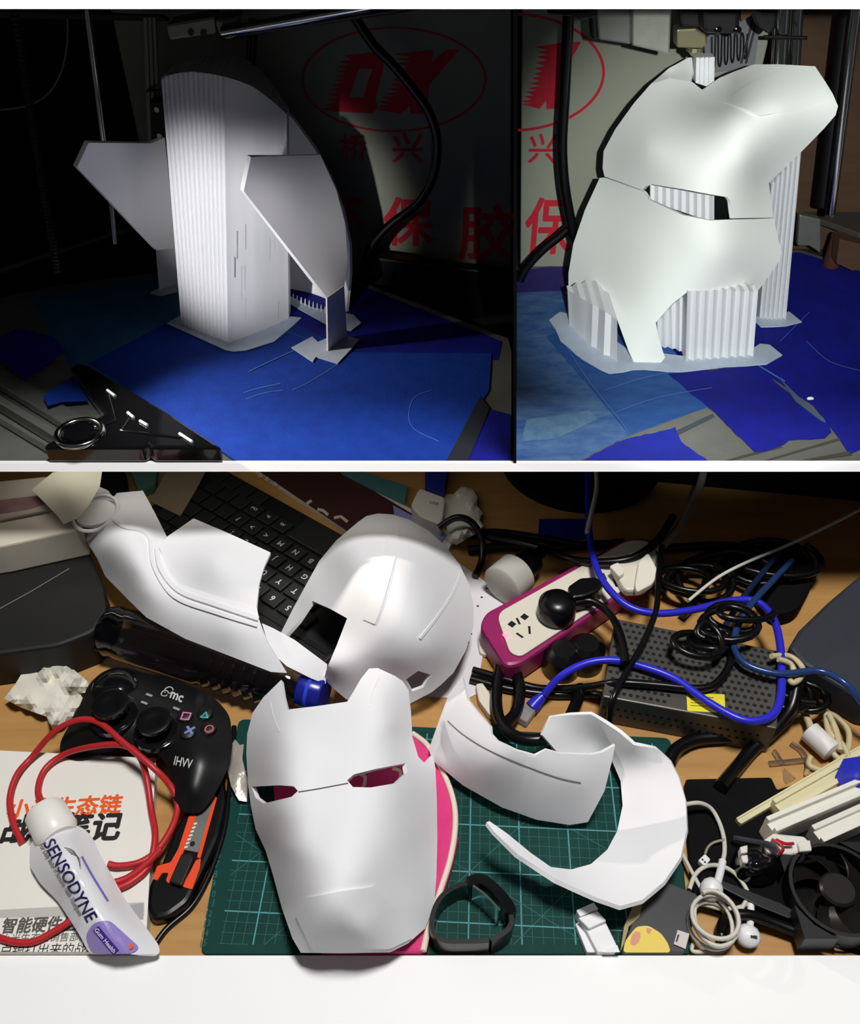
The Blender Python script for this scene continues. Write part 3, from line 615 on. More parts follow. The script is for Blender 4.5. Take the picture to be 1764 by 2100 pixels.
# grid basis from the photo: major squares of 103 px near row 1780
O = Pz(963, 1788, MATZ); ux = (Pz(1067, 1793, MATZ) - O); s5 = ux.length; ux.normalize(); uy = Vector((-ux.y, ux.x, 0))
mw = [Pz(x, y, MATZ) for x, y in mq]
def uv(p): d = p - O; return d.dot(ux) / s5, d.dot(uy) / s5
muv = [uv(p) for p in mw]
def clipline(a, b, poly):
    ts = []
    for i in range(len(poly)):
        p, q = poly[i], poly[(i + 1) % len(poly)]
        d = (b[0] - a[0], b[1] - a[1]); e = (q[0] - p[0], q[1] - p[1]); den = d[0] * e[1] - d[1] * e[0]
        if abs(den) < 1e-9: continue
        t_ = ((p[0] - a[0]) * e[1] - (p[1] - a[1]) * e[0]) / den; s_ = ((p[0] - a[0]) * d[1] - (p[1] - a[1]) * d[0]) / den
        if 0 <= s_ <= 1: ts.append(t_)
    return (min(ts), max(ts)) if len(ts) > 1 else None
cen = (sum(p[0] for p in muv) / 4, sum(p[1] for p in muv) / 4)
ins = [(cen[0] + (p[0] - cen[0]) * .93, cen[1] + (p[1] - cen[1]) * .93) for p in muv]
def mline(a, b, wd):
    c = clipline(a, b, ins)
    if not c: return None
    A = O + ux * s5 * (a[0] + (b[0] - a[0]) * c[0]) + uy * s5 * (a[1] + (b[1] - a[1]) * c[0]); B = O + ux * s5 * (a[0] + (b[0] - a[0]) * c[1]) + uy * s5 * (a[1] + (b[1] - a[1]) * c[1])
    d = B - A
    return box((A + B) / 2 + Vector((0, 0, .0001)), d.length / 2, wd, .00015, math.atan2(d.y, d.x))
mj, mn = [], []
for i in range(-40, 40):
    for a, b in (((i / 5, -9), (i / 5, 9)), ((-9, i / 5), (9, i / 5))):
        l_ = mline(a, b, .0006 if i % 5 == 0 else .00022)
        if l_: (mj if i % 5 == 0 else mn).append(l_)
for k in range(-5, 6):
    for sg, tn in ((1, 1.0), (-1, .577)):
        l_ = mline((-9, -9 * tn * sg + k * 2.2), (9, 9 * tn * sg + k * 2.2), .0003)
        if l_: mn.append(l_)
obj('printed_lines', join(*mj), LINE, cm, kind='stuff'); obj('printed_fine_lines', join(*mn), LINE2, cm, kind='stuff')
for i in range(16):   # scale numbers down the left margin
    p = (466 - i * 3.7, 1640 + i * 20)
    text(str(i), Pz(p[0], p[1], MATZ), Pz(p[0] + (8 if i < 10 else 12), p[1], MATZ), (0, 0, 1), LINE2, cm, name='scale_number', hs=1.2)
# book
book = thing('book', 'white paperback with orange and black title under the toothpaste tube', 'book', Pz(150, 1800, 0))
BKZ = .016
obj('pages', slab([(-120, 1534), (60, 1543), (318, 1556), (296, 1957), (-120, 1957)], 0.0002, BKZ - .0004), mat('book_pages', (228, 224, 212), .9), book)
obj('cover', slab([(-122, 1533), (60, 1542), (320, 1555), (297, 1958), (-122, 1958)], BKZ - .0004, BKZ), mat('book_cover', (232, 230, 222), .45, spec=.4), book)
INKO = mat('orange_ink', (232, 92, 28), .6); INKK = mat('black_ink', (24, 22, 22), .6); INKG = mat('grey_ink', (84, 82, 80), .6)
part('grey_band', [(-122, 1872), (296, 1850), (296, 1878), (-122, 1884)], BKZ, BKZ + .0001, mat('band_grey', (188, 187, 182), .5), book)
part('grey_band', [(258, 1857), (294, 1852), (294, 1886), (260, 1886)], BKZ, BKZ + .00016, mat('band_mid', (160, 162, 162), .5), book)
def btext(s, x0, y0, x1, y1, m, hs, bold=0): text(s, Pz(x0, y0, BKZ), Pz(x1, y1, BKZ), (0, 0, 1), m, book, name='title_lettering', hs=hs, bold=bold)
btext('小米生态链', 12, 1676, 246, 1664, INKO, .98, .03)
btext('战地笔记', 2, 1724, 242, 1717, INKK, 1.1, .04)
btext('智能硬件生态', 2, 1912, 185, 1905, INKG, 1.1, .03)
btext('小米生态链销售部硬件', 0, 1932, 200, 1928, INKG, 1.0, .0)
btext('白银打出来的战地', 0, 1960, 200, 1954, INKK, 1.0, .0)
# white shells ------------------------------------------------
def zc(l, dz=0): return [(a, b, c + dz) for a, b, c in l]
# dome
dome_out = [(735, 1070), (752, 1058), (775, 1053), (805, 1055), (840, 1066), (880, 1089), (915, 1121), (944, 1160), (963, 1200), (972, 1245), (971, 1285), (955, 1335), (930, 1380), (905, 1404), (885, 1420), (862, 1432), (835, 1446), (770, 1445), (710, 1434), (684, 1412), (664, 1392), (672, 1367), (690, 1325), (712, 1268), (676, 1248), (640, 1232), (612, 1274), (582, 1308), (574, 1302), (600, 1250), (630, 1195), (655, 1150), (690, 1108)]
dome_c = [(735, 1070, .055), (790, 1053, .040), (880, 1089, .036), (944, 1160, .036), (972, 1265, .040), (930, 1380, .036), (835, 1446, .026), (710, 1434, .034), (664, 1392, .042), (582, 1308, .034), (612, 1230, .040), (655, 1150, .045), (720, 1130, .100), (790, 1110, .098), (850, 1150, .112), (800, 1210, .135), (880, 1230, .112), (720, 1220, .105), (800, 1310, .112), (880, 1330, .092), (740, 1340, .088), (690, 1300, .075), (712, 1268, .092), (640, 1232, .062), (672, 1367, .072), (800, 1400, .052)]
ds = thing('dome_shell', 'white printed dome shell with a square notch, resting across the keyboard', 'printed part', Pz(800, 1300, 0))
obj('dome', shell(dome_out, dome_c, Pz, step=12, holes=[[(832, 1394), (858, 1376), (884, 1384), (868, 1410), (846, 1418)]]), PRINT, ds, smooth=50, solid=.004)
f_ = tps(dome_c)
obj('raised_strip', ribbon(vcr([(806, 1078), (800, 1130), (785, 1190), (768, 1245), (756, 1275)]), 26, f_, .0018), PRINT, ds, smooth=50, solid=.003)
obj('seam_rib', ribbon(vcr([(948, 1172), (930, 1215), (900, 1262), (862, 1310)]), 5, f_, .0012), PRINT, ds, smooth=50, solid=.002)
# side shell with round ear
ss = thing('side_shell', 'white printed side shell with a round ear disc and stepped ridge', 'printed part', Pz(380, 1230, 0))
so = [(158, 1088), (166, 1050), (184, 1012), (204, 998), (222, 1006), (232, 1020), (240, 1011), (293, 1006), (318, 1052), (342, 1100), (325, 1122), (334, 1142), (346, 1172), (366, 1196), (400, 1208), (470, 1231), (527, 1246), (532, 1272), (548, 1316), (572, 1356), (586, 1380), (556, 1378), (450, 1337), (380, 1310), (300, 1266), (260, 1227), (216, 1182), (200, 1146), (180, 1114)]
sc = [(158, 1088, .070), (184, 1012, .075), (232, 1020, .085), (293, 1006, .080), (342, 1100, .088), (260, 1090, .105), (230, 1120, .095), (325, 1122, .092), (280, 1160, .100), (346, 1172, .088), (200, 1146, .060), (216, 1182, .045), (260, 1227, .052), (300, 1266, .060), (380, 1310, .062), (450, 1337, .063), (556, 1378, .063), (586, 1380, .064), (300, 1215, .086), (380, 1255, .085), (470, 1290, .088), (540, 1320, .080), (400, 1208, .092), (470, 1231, .096), (527, 1246, .094)]
fs = tps(sc)
obj('shell_band', shell(so, sc, Pz, step=11), PRINT, ss, smooth=50, solid=.004)
so2 = [(325, 1120), (342, 1101), (397, 1063), (470, 1094), (555, 1133), (542, 1162), (532, 1196), (526, 1246), (470, 1231), (400, 1208), (366, 1196), (346, 1172), (334, 1142)]
sc2 = [(325, 1120, .094), (397, 1063, .090), (470, 1094, .097), (555, 1133, .100), (526, 1246, .094), (400, 1208, .086), (346, 1172, .086), (440, 1150, .108)]
obj('cheek_panel', shell(so2, sc2, Pz, step=11), PRINT, ss, smooth=50, solid=.004)
obj('step_ridge', ribbon(vcr([(232, 1062), (252, 1078), (290, 1086), (308, 1105), (316, 1160), (356, 1222), (440, 1255), (528, 1282)], 6), 7, fs, .0022), PRINT, ss, smooth=60, solid=.003)
obj('step_ridge', ribbon(vcr([(322, 1124), (330, 1165), (366, 1210), (440, 1238), (530, 1268)], 6), 9, fs, .0028), PRINT, ss, smooth=60, solid=.003)
ec = onsurf([(196, 1052)], fs, .008)[0]
obj('ear_disc', tube([ec + Vector((math.cos(a) * .024, math.sin(a) * .030, 0)) for a in [i * 2 * math.pi / 32 for i in range(33)]], .0022, 8), PRINT, ss, smooth=60)
obj('ear_disc', lathe(ec, (0, 0, -1), [(-.001, .0215), (.003, .0215)], 28), PRINT, ss, smooth=40)
obj('side_tab', shell([(537, 1278), (560, 1288), (604, 1312), (671, 1362), (668, 1402), (640, 1392), (588, 1366), (566, 1346), (548, 1314)], [(537, 1278, .075), (604, 1312, .070), (671, 1362, .056), (668, 1402, .044), (588, 1366, .062), (600, 1345, .064)], Pz, step=9), PRINT, ss, smooth=50, solid=.003)
# front mask lying face up (plain, generic)
fm = thing('face_mask', 'white printed face mask with two eye slots lying face up', 'printed part', Pz(700, 1720, 0))
fo = [(577, 1394), (582, 1425), (590, 1455), (650, 1448), (712, 1439), (724, 1420), (740, 1392), (757, 1371), (775, 1370), (810, 1386), (826, 1397), (838, 1415), (843, 1460), (846, 1512), (858, 1552), (872, 1566), (888, 1548), (893, 1575), (896, 1640), (897, 1720), (895, 1800), (890, 1858), (872, 1904), (838, 1934), (800, 1953), (700, 1955), (617, 1954), (600, 1925), (578, 1862), (560, 1795), (545, 1745), (524, 1700), (514, 1650), (508, 1600), (505, 1545), (507, 1505), (518, 1462), (540, 1430)]
fc = [(577, 1394, .062), (590, 1455, .092), (650, 1448, .098), (712, 1439, .100), (757, 1371, .090), (826, 1397, .080), (843, 1460, .064), (846, 1512, .056), (872, 1566, .045), (896, 1640, .026), (897, 1720, .020), (893, 1830, .020), (872, 1904, .022), (800, 1953, .034), (700, 1955, .042), (617, 1954, .036), (578, 1862, .024), (545, 1745, .024), (510, 1600, .032), (505, 1545, .036), (518, 1462, .044), (540, 1430, .052),
      (575, 1500, .100), (570, 1580, .098), (572, 1660, .092), (592, 1740, .088), (612, 1820, .080), (600, 1870, .056), (650, 1500, .109), (650, 1600, .110), (652, 1700, .110), (660, 1790, .110), (730, 1500, .110), (732, 1600, .112), (735, 1700, .112), (740, 1790, .109), (775, 1420, .100), (800, 1480, .099), (800, 1560, .099), (806, 1640, .095), (806, 1720, .088), (806, 1800, .076), (830, 1600, .082), (845, 1700, .064), (845, 1790, .054), (845, 1860, .046), (640, 1860, .092), (740, 1860, .094), (650, 1910, .076), (740, 1910, .080), (805, 1890, .056)]
eyeR = [(712, 1600), (726, 1588), (770, 1577), (832, 1565), (836, 1584), (812, 1606), (760, 1615), (724, 1614)]
eyeL = [(516, 1613), (568, 1610), (602, 1612), (611, 1622), (598, 1634), (540, 1648), (524, 1636)]
obj('mask_shell', shell(fo, fc, Pz, step=10, holes=[eyeR, eyeL]), PRINT, fm, smooth=50, solid=.004)
ff = tps(fc)
obj('chin_plate', shell([(618, 1842), (770, 1818), (800, 1852), (846, 1924), (800, 1946), (640, 1948), (606, 1880)], zc(fc, .003), Pz, step=10), PRINT, fm, smooth=50, solid=.004)
obj('seam_line', ribbon(vcr([(612, 1624), (650, 1618), (714, 1606)], 4), 2.2, ff, .0004), mat('seam_dark', (90, 84, 84), .8), fm, solid=.0004)
obj('brow_ridge', ribbon(vcr([(552, 1436), (560, 1470), (572, 1500)], 4), 3, ff, .0006), PRINT, fm, smooth=60, solid=.001)
obj('brow_ridge', ribbon(vcr([(776, 1388), (762, 1420), (756, 1450)], 4), 3, ff, .0006), PRINT, fm, smooth=60, solid=.001)
# neck ring pieces
nb = thing('neck_band', 'white printed curved band with a fine crack line lying on the mat', 'printed part', Pz(1080, 1640, 0))
nbo = [(948, 1388), (958, 1433), (980, 1462), (1005, 1490), (1006, 1504), (1018, 1518), (1060, 1540), (1098, 1550), (1110, 1543), (1120, 1537), (1145, 1545), (1212, 1548), (1236, 1543), (1262, 1528), (1254, 1566), (1240, 1622), (1206, 1686), (1168, 1692), (1100, 1681), (1030, 1656), (950, 1611), (890, 1562), (880, 1535), (896, 1490), (920, 1425)]
nbc = [(948, 1388, .075), (920, 1425, .062), (880, 1535, .020), (890, 1562, .022), (958, 1433, .085), (1006, 1504, .088), (1060, 1540, .090), (1120, 1537, .088), (1212, 1548, .086), (1262, 1528, .088), (1240, 1622, .050), (1206, 1686, .014), (1100, 1681, .014), (950, 1611, .016), (1000, 1570, .066), (1100, 1600, .062), (1180, 1610, .062), (940, 1520, .062), (1060, 1630, .040)]
obj('band_wall', shell(nbo, nbc, Pz, step=10), PRINT, nb, smooth=45, solid=.004)
fb_ = tps(nbc)
obj('crack_line', ribbon(vcr([(918, 1478), (930, 1490), (952, 1508), (990, 1532), (1040, 1556), (1100, 1580), (1150, 1597), (1192, 1606)], 6), 1.6, fb_, .0008), mat('crack_grey', (110, 106, 104), .9), nb, solid=.0003)
obj('flat_strip', ribbon(vcr([(1092, 1552), (1084, 1600), (1070, 1668)], 5), 22, fb_, .0002), PRINT, nb, smooth=50, solid=.001)
obj('end_flap', shell([(948, 1388), (956, 1430), (936, 1470), (920, 1478), (886, 1560), (880, 1535), (920, 1425)], [(948, 1388, .079), (956, 1430, .079), (886, 1560, .024), (880, 1535, .026), (920, 1425, .068)], Pz, step=8), PRINT, nb, smooth=45, solid=.003)
nr = thing('neck_ring', 'large white printed C-shaped ring lying at the right of the mat', 'printed part', Pz(1300, 1720, 0))
nro = [(1113, 1508), (1130, 1470), (1170, 1466), (1212, 1465), (1240, 1482), (1270, 1502), (1300, 1528), (1345, 1535), (1374, 1560), (1392, 1594), (1406, 1640), (1409, 1700), (1396, 1758), (1362, 1808), (1318, 1845), (1272, 1858), (1222, 1840), (1140, 1802), (1062, 1752), (1012, 1704), (998, 1686), (1004, 1684), (1040, 1709), (1090, 1750), (1130, 1778), (1172, 1783), (1212, 1772), (1246, 1742), (1266, 1704), (1277, 1652), (1273, 1602), (1256, 1562), (1224, 1546), (1146, 1546)]
nrc = [(1113, 1508, .050), (1130, 1470, .058), (1212, 1465, .062), (1270, 1502, .060), (1300, 1528, .058), (1345, 1535, .055), (1392, 1594, .048), (1409, 1700, .044), (1362, 1808, .044), (1272, 1858, .048), (1140, 1802, .052), (1062, 1752, .055), (998, 1686, .060), (1040, 1709, .058), (1130, 1778, .036), (1172, 1783, .020), (1246, 1742, .014), (1277, 1652, .014), (1256, 1562, .018), (1146, 1546, .028), (1220, 1520, .028), (1330, 1640, .030), (1300, 1770, .028), (1230, 1800, .032), (1310, 1570, .034)]
obj('ring_wall', shell(nro, nrc, Pz, step=10), PRINT, nr, smooth=45, solid=.004)
# ================================================ keyboard and things at the back of the desk
KEYM = mat('key_black', (28, 29, 30), .55); DECK = mat('deck_black', (22, 23, 25), .5, var=.05); LEG = mat('key_legend', (214, 214, 210), .6)
KZ = .015
kB, kN, kY = Pz(638, 1150, KZ), Pz(607, 1132, KZ), Pz(598, 1207, KZ)
KU = kN - kB; kp = KU.length; KU.normalize(); KV = Vector((-KU.y, KU.x, 0))
if KV.dot(kY - kB) < 0: KV = -KV
def kpos(a, b, z=KZ): return kB + KU * kp * a + KV * kp * .95 * b + Vector((0, 0, z - KZ))
kb = thing('keyboard', 'slim black keyboard with white letters lying upside down under the dome shell', 'keyboard', kpos(3, 1, 0))
obj('deck', prism([kpos(a, b, KZ - .004) for a, b in ((-4.6, -2.55), (9.5, -2.55), (9.5, 5.0), (-4.6, 5.0))], (0, 0, .0002 - KZ + .004)), DECK, kb, bevel=.002)
obj('hinge_bar', prism([kpos(a, b, KZ - .0025) for a, b in ((-4.4, 3.75), (9.4, 3.75), (9.4, 4.0), (-4.4, 4.0))], (0, 0, -.0018)), BLACK, kb)
rows = {0: (0, 'vVBNM<>?'), 1: (.5, 'GHJKL;'), 2: (.25, 'TYUIOP'), 3: (-.25, '567890')}
kmesh = None
def key(a, b, legend=None, wide=1.0):
    global kmesh
    hx, hy = kp * .44 * wide + kp * .5 * (wide - 1) * .1, kp * .41
    if wide == 1.0 and kmesh:
        o = bpy.data.objects.new('key', kmesh); COL.objects.link(o); o.parent = kb
        p = kpos(a, b, KZ - .004); o.location = p - wloc(kb); WL[o.name] = p
        md = o.modifiers.new('bevel', 'BEVEL'); md.width = .0012; md.segments = 2
    else:
        o = obj('key', box(kpos(a, b, KZ - .002), hx, hy, .002, axes=(KU, KV, Vector((0, 0, 1)))), KEYM, kb, bevel=.0012)
        if wide == 1.0: kmesh = o.data
    if legend:
        text(legend, kpos(a - .2, b - .12, KZ), kpos(a + .2, b - .12, KZ), (0, 0, 1), LEG, o, name='legend', bold=.02, th=.0002, em=kp * (.42 if len(legend) == 1 else .24))
for a in range(-2, 10): key(a, 0, {-1: 'V', 0: 'B', 1: 'N', 2: 'M', 3: '<', 4: '>', 5: '?'}.get(a))
for i in range(-2, 9): key(i + .5, 1, {-1: 'G', 0: 'H', 1: 'J', 2: 'K', 3: 'L', 4: ';'}.get(i))
for i in range(-2, 9): key(i + .25, 2, {-1: 'T', 0: 'Y', 1: 'U', 2: 'I', 3: 'O', 4: 'P'}.get(i))
for i in range(-2, 9): key(i - .25, 3, {-1: '5', 0: '6', 1: '7', 2: '8', 3: '9', 4: '0'}.get(i))
for i, lg in ((2.9, 'Alt'), (3.9, 'Fn'), (4.9, 'Ctrl'), (5.9, None), (6.9, None), (7.9, None)): key(i, -1.05, lg)
for i in (5.4, 6.4, 7.4, 8.4): key(i, -1.9, None)
obj('space_bar', prism([kpos(a, b, KZ) for a, b in ((-3.0, -2.4), (2.25, -2.4), (2.25, -.62), (-3.0, -.62))], (0, 0, -.004)), KEYM, kb, bevel=.002)
# magazine under the keyboard
mg = thing('magazine', 'dark maroon magazine with a white edge behind the keyboard', 'magazine', Pz(760, 1030, 0))
part('pages', [(508, 952), (690, 952), (934, 1098), (914, 1140), (745, 1112)], .0002, .0075, mat('mag_pages', (214, 210, 200), .8), mg)
part('cover', [(510, 952), (676, 952), (916, 1096), (896, 1132), (746, 1112)], .0075, .0080, mat('maroon_cover', (70, 40, 40), .5, rgb2=(58, 36, 34), vscale=10), mg)
part('lavender_patch', [(806, 1036), (916, 1096), (898, 1130), (812, 1076)], .0080, .0083, mat('lavender_print', (146, 146, 206), .55), mg)
CREAM = mat('cream_print', (206, 186, 164), .6)
for pts in ([(512, 975), (522, 976)], [(530, 978), (532, 986)], [(545, 990), (552, 996)], [(612, 1033), (622, 1026)], [(634, 1044), (646, 1047), (656, 1056)], [(668, 1062), (682, 1059), (696, 1070)]):
    obj('printed_mark', ribbon([(float(a) + 17, float(b)) for a, b in pts], 6, lambda p: np.full(len(p), .0081), 0), CREAM, mg, solid=.0002)
stuffbox('teal_folder', 'teal plastic folder sticking out behind the magazine', 'folder', [(692, 950), (836, 996), (830, 1034), (742, 992), (700, 970)], .0085, .011, mat('teal_plastic', (70, 118, 118), .5), .0005)
stuffbox('blue_box', 'dark blue paper box standing behind the crumpled white tissue', 'box', [(872, 945), (920, 945), (910, 1016), (872, 1000)], .0, .03, mat('blue_card', (26, 36, 120), .6), .001)
stuffbox('blue_tape_scrap', 'flat scrap of blue tape on the wood below the black round base', 'tape', [(1106, 1064), (1206, 1064), (1202, 1106), (1104, 1104)], .0002, .0012, TAPEN, 0)
ad = thing('white_adapter', 'small white power adapter beside the crumpled tissue', 'adapter', Pz(880, 1030, 0))
part('body', rnd_poly([(842, 1036), (860, 1000), (914, 1020), (906, 1076), (864, 1060)], 8), .0, .03, mat('adapter_white', (206, 202, 192), .45), ad, .002)
text('USB', Pz(880, 1032, .03), Pz(898, 1037, .03), (0, 0, 1), INKG, ad)
obj('tissue', paperball([(912, 1012), (930, 1014), (946, 998), (968, 1002), (980, 1020), (978, 1036), (990, 1052), (984, 1066), (992, 1078), (980, 1092), (960, 1104), (936, 1118), (920, 1112), (916, 1080), (908, 1050)], .04, 11, 12, 9, .006), TISSUE, smooth=12, solid=.001, label='crumpled white tissue at the back of the desk by the adapter', cat='tissue')
dk = thing('monitor_stand', 'black round stand base at the back of the desk', 'stand', Pz(1188, 955, 0))
obj('disc', lathe(Pz(1188, 945, .0), (0, 0, 1), [(0.0002, .108), (.006, .110), (.010, .106), (.012, .06)], 48), BLACKM, dk, smooth=35)
obj('column', lathe(Pz(1188, 930, .012), (0, 0, 1), [(0, .03), (.10, .026)], 24), BLACKM, dk, smooth=35)
stuffbox('black_bar', 'long black bar lying along the back of the desk', 'bar', [(1318, 972), (1440, 984), (1764, 1014), (1900, 1020), (1900, 940), (1318, 940)], .0, .012, BLACKM, .002)
# left corner
cs = thing('black_case', 'large dark plastic case with a thin seam line under the white container', 'case', Pz(60, 1230, 0))
CASEM = mat('case_dark', (22, 22, 20), .6, rgb2=(15, 16, 15), vscale=6)
part('case_body', rnd_poly([(-260, 1150), (0, 1112), (140, 1086), (182, 1130), (212, 1200), (220, 1250), (192, 1296), (120, 1324), (-260, 1376)], 14), .0, .050, CASEM, cs, .004)
obj('seam', tube([Pz(-40, 1270, .0502), Pz(60, 1215, .0502), Pz(142, 1166, .0502)], .0006, 6), mat('seam_light', (104, 100, 92), .5), cs)
ct = thing('white_container', 'translucent white plastic container with a faded pink label, on the black case', 'container', Pz(60, 1050, .05))
CONT = mat('container_white', (206, 198, 182), .5)
part('container_body', rnd_poly([(-200, 1020), (0, 994), (104, 984), (166, 1064), (168, 1084), (0, 1120), (-200, 1150)], 8), .0505, .092, CONT, ct, .005)
part('container_lid', rnd_poly([(-200, 1012), (0, 986), (100, 976), (150, 1036), (0, 1066), (-200, 1100)], 8), .092, .096, mat('lid_white', (188, 178, 166), .4), ct, .002)
part('label_patch', [(-40, 1030), (78, 1016), (92, 1034), (60, 1044), (-40, 1060)], .096, .0963, mat('pink_label', (130, 92, 96), .6, rgb2=(150, 124, 120), vscale=40), ct)
obj('folded_paper', shell([(65, 1004), (108, 969), (150, 962), (210, 962), (205, 996), (184, 1034), (160, 1062), (130, 1075), (118, 1058)], [(65, 1004, .106), (108, 969, .116), (210, 962, .112), (160, 1062, .104), (130, 1075, .098), (140, 1010, .118), (118, 1058, .102)], Pz, step=9), mat('paper_cream', (214, 210, 190), .8), smooth=25, solid=.0008, label='folded cream paper sheet lying on the white container', cat='paper')
stuffbox('brown_card', 'brown card tucked beside the keyboard and side shell', 'card', [(346, 958), (426, 958), (402, 1004), (370, 1058), (308, 1028)], .0155, .0165, mat('brown_paper', (126, 112, 90), .7, var=.08), 0)
stuffbox('teal_card', 'narrow teal card edge behind the side shell', 'card', [(262, 950), (322, 950), (318, 992), (284, 1008)], .0, .014, mat('teal_card_m', (66, 104, 98), .6), 0)
stuffbox('black_pouch', 'soft black pouch on the desk behind the ear of the side shell', 'pouch', rnd_poly([(196, 945), (252, 945), (258, 1010), (262, 1050), (250, 1090), (215, 1100), (198, 1075)], 10), .0, .03, BLACKM, .004)
# ------------------------------------------------ clear bottle
A, B = Pz(216, 1290, .029), Pz(622, 1412, .029); ax = (B - A).normalized(); Lb = (B - A).length
CLEAR = mat('clear_bottle', (176, 182, 204), .05, trans=1.0, ior=1.42, spec=1.0)
BLUEC = mat('blue_cap', (28, 44, 170), .25, trans=.35)
bt = thing('plastic_bottle', 'clear ribbed plastic bottle with blue cap lying beside the game controller', 'bottle', A - Vector((0, 0, .029)))
prof = [(0, .020), (.004, .026), (.014, .0285), (.020, .0270), (.026, .0285)]
prof += [(.03 + i * .01, .0285) for i in range(10)] + [(.126, .0265)]
for i in range(6): prof += [(.132 + i * .012, .0280), (.138 + i * .012, .0250)]
prof += [(.21, .0265), (.225, .022), (Lb - .012, .0150), (Lb, .0148)]
inner = [(t_, r_ - .0009) for t_, r_ in prof if t_ > .003]
V1 = lathe(A, ax, prof, 36); n1 = len(prof); V1 = (V1[0], V1[1][:-2])
V2 = lathe(A, ax, inner, 36); V2 = (V2[0], [tuple(reversed(f)) for f in V2[1][:-2]])
jv, jf = join(V1, V2); n0 = len(V1[0])
a0 = (n1 - 1) * 36; b0 = n0 + (len(inner) - 1) * 36
jf += [(a0 + k, a0 + (k + 1) % 36, b0 + (k + 1) % 36, b0 + k) for k in range(36)] + [tuple(range(35, -1, -1)), tuple(range(n0, n0 + 36))]
obj('bottle_body', (jv, jf), CLEAR, bt, smooth=40)
obj('bottle_cap', lathe(A + ax * (Lb - .002), ax, [(0, .0175), (.001, .0185), (.024, .0185), (.026, .017)], 36), BLUEC, bt, smooth=40)
obj('cap_band', lathe(A + ax * (Lb + .008), ax, [(0, .0189), (.0035, .0189)], 36), mat('cap_stripe', (48, 74, 220), .3), bt, smooth=40)
obj('tissue', paperball([(8, 1432), (30, 1405), (50, 1372), (64, 1366), (78, 1376), (100, 1362), (124, 1360), (150, 1372), (188, 1404), (184, 1420), (164, 1422), (172, 1436), (158, 1458), (142, 1480), (126, 1492), (108, 1496), (96, 1470), (62, 1458), (40, 1450)], .04, 23, 15, 10), TISSUE, smooth=12, solid=.001, label='crumpled white tissue ball beside the game controller', cat='tissue')
# ------------------------------------------------ game controller
gp = thing('game_controller', 'black wired game controller with two sticks and coloured button symbols', 'controller', Pz(310, 1500, 0))
gpo = rnd_poly([(182, 1402), (214, 1374), (262, 1368), (300, 1382), (340, 1384), (400, 1410), (446, 1436), (472, 1468), (478, 1530), (466, 1580), (438, 1634), (412, 1668), (376, 1668), (352, 1634), (348, 1584), (330, 1548), (262, 1534), (214, 1544), (160, 1560), (124, 1552), (122, 1524), (140, 1490), (162, 1450)], 16, 4)
GC = [(200, 1400, .028), (260, 1372, .026), (340, 1388, .026), (446, 1440, .028), (472, 1500, .030), (440, 1620, .026), (390, 1664, .022), (350, 1600, .030), (300, 1545, .030), (200, 1540, .024), (130, 1545, .018), (140, 1492, .022), (240, 1430, .040), (330, 1440, .040), (400, 1480, .041), (330, 1500, .040), (410, 1560, .044), (250, 1490, .040), (180, 1500, .036), (395, 1620, .036)]
gf = tps(GC)
V, Fc = shell(gpo, GC, Pz, step=11)
obj('controller_shell', (V, Fc), mat('controller_black', (14, 14, 15), .38), gp, smooth=60, solid=.014)
def gz(x, y, dz=0): return onsurf([(x, y)], gf, dz)[0]
obj('direction_pad', lathe(gz(236, 1408), (0, 0, 1), [(-.004, .022), (.003, .022), (.009, .016), (.011, .006)], 28), BLACKG, gp, smooth=40)
for x, y, r_ in ((234, 1466, .017), (322, 1500, .016)):
    st = obj('stick_ring', lathe(gz(x, y), (0, 0, 1), [(-.004, r_ * 1.35), (.002, r_ * 1.35), (.003, r_ * 1.2)], 28), BLACKG, gp, smooth=40)
    obj('stick_cap', lathe(gz(x, y - 4, .003), (0, 0, 1), [(0, r_ * .6), (.008, r_ * .7), (.012, r_), (.016, r_), (.017, r_ * .8), (.0155, r_ * .4)], 28), RUBBER, st, smooth=40)
for x, y, ch, c_ in ((380, 1470, '□', (214, 120, 168)), (420, 1466, '△', (70, 190, 180)), (428, 1496, '○', (190, 96, 90)), (386, 1504, '×', (120, 130, 190))):
    bt_ = obj('button', lathe(gz(x, y), (0, 0, 1), [(-.003, .0075), (.003, .0075), (.004, .006)], 20), BLACK, gp, smooth=40)
    p_ = gz(x, y, .0042); text(ch, p_ + Vector((-.0042, -.003, 0)), p_ + Vector((.0042, -.004, 0)), (0, 0, 1), mat('symbol_' + str(x), c_, .5), bt_, name='button_symbol', th=.0002, bold=.02)
obj('indicator', lathe(gz(313, 1461), (0, 0, 1), [(-.002, .003), (.002, .003)], 12), mat('red_lamp', (214, 60, 76), .3), gp)
for x, y in ((306, 1426), (296, 1442), (362, 1454), (344, 1466), (300, 1474)):
    p_ = gz(x, y, .0005); obj('small_button', box(p_, .0035, .0012, .0008, -.4), mat('button_grey', (150, 150, 150), .5) if x == 306 else bpy.data.materials['button_grey'], gp)
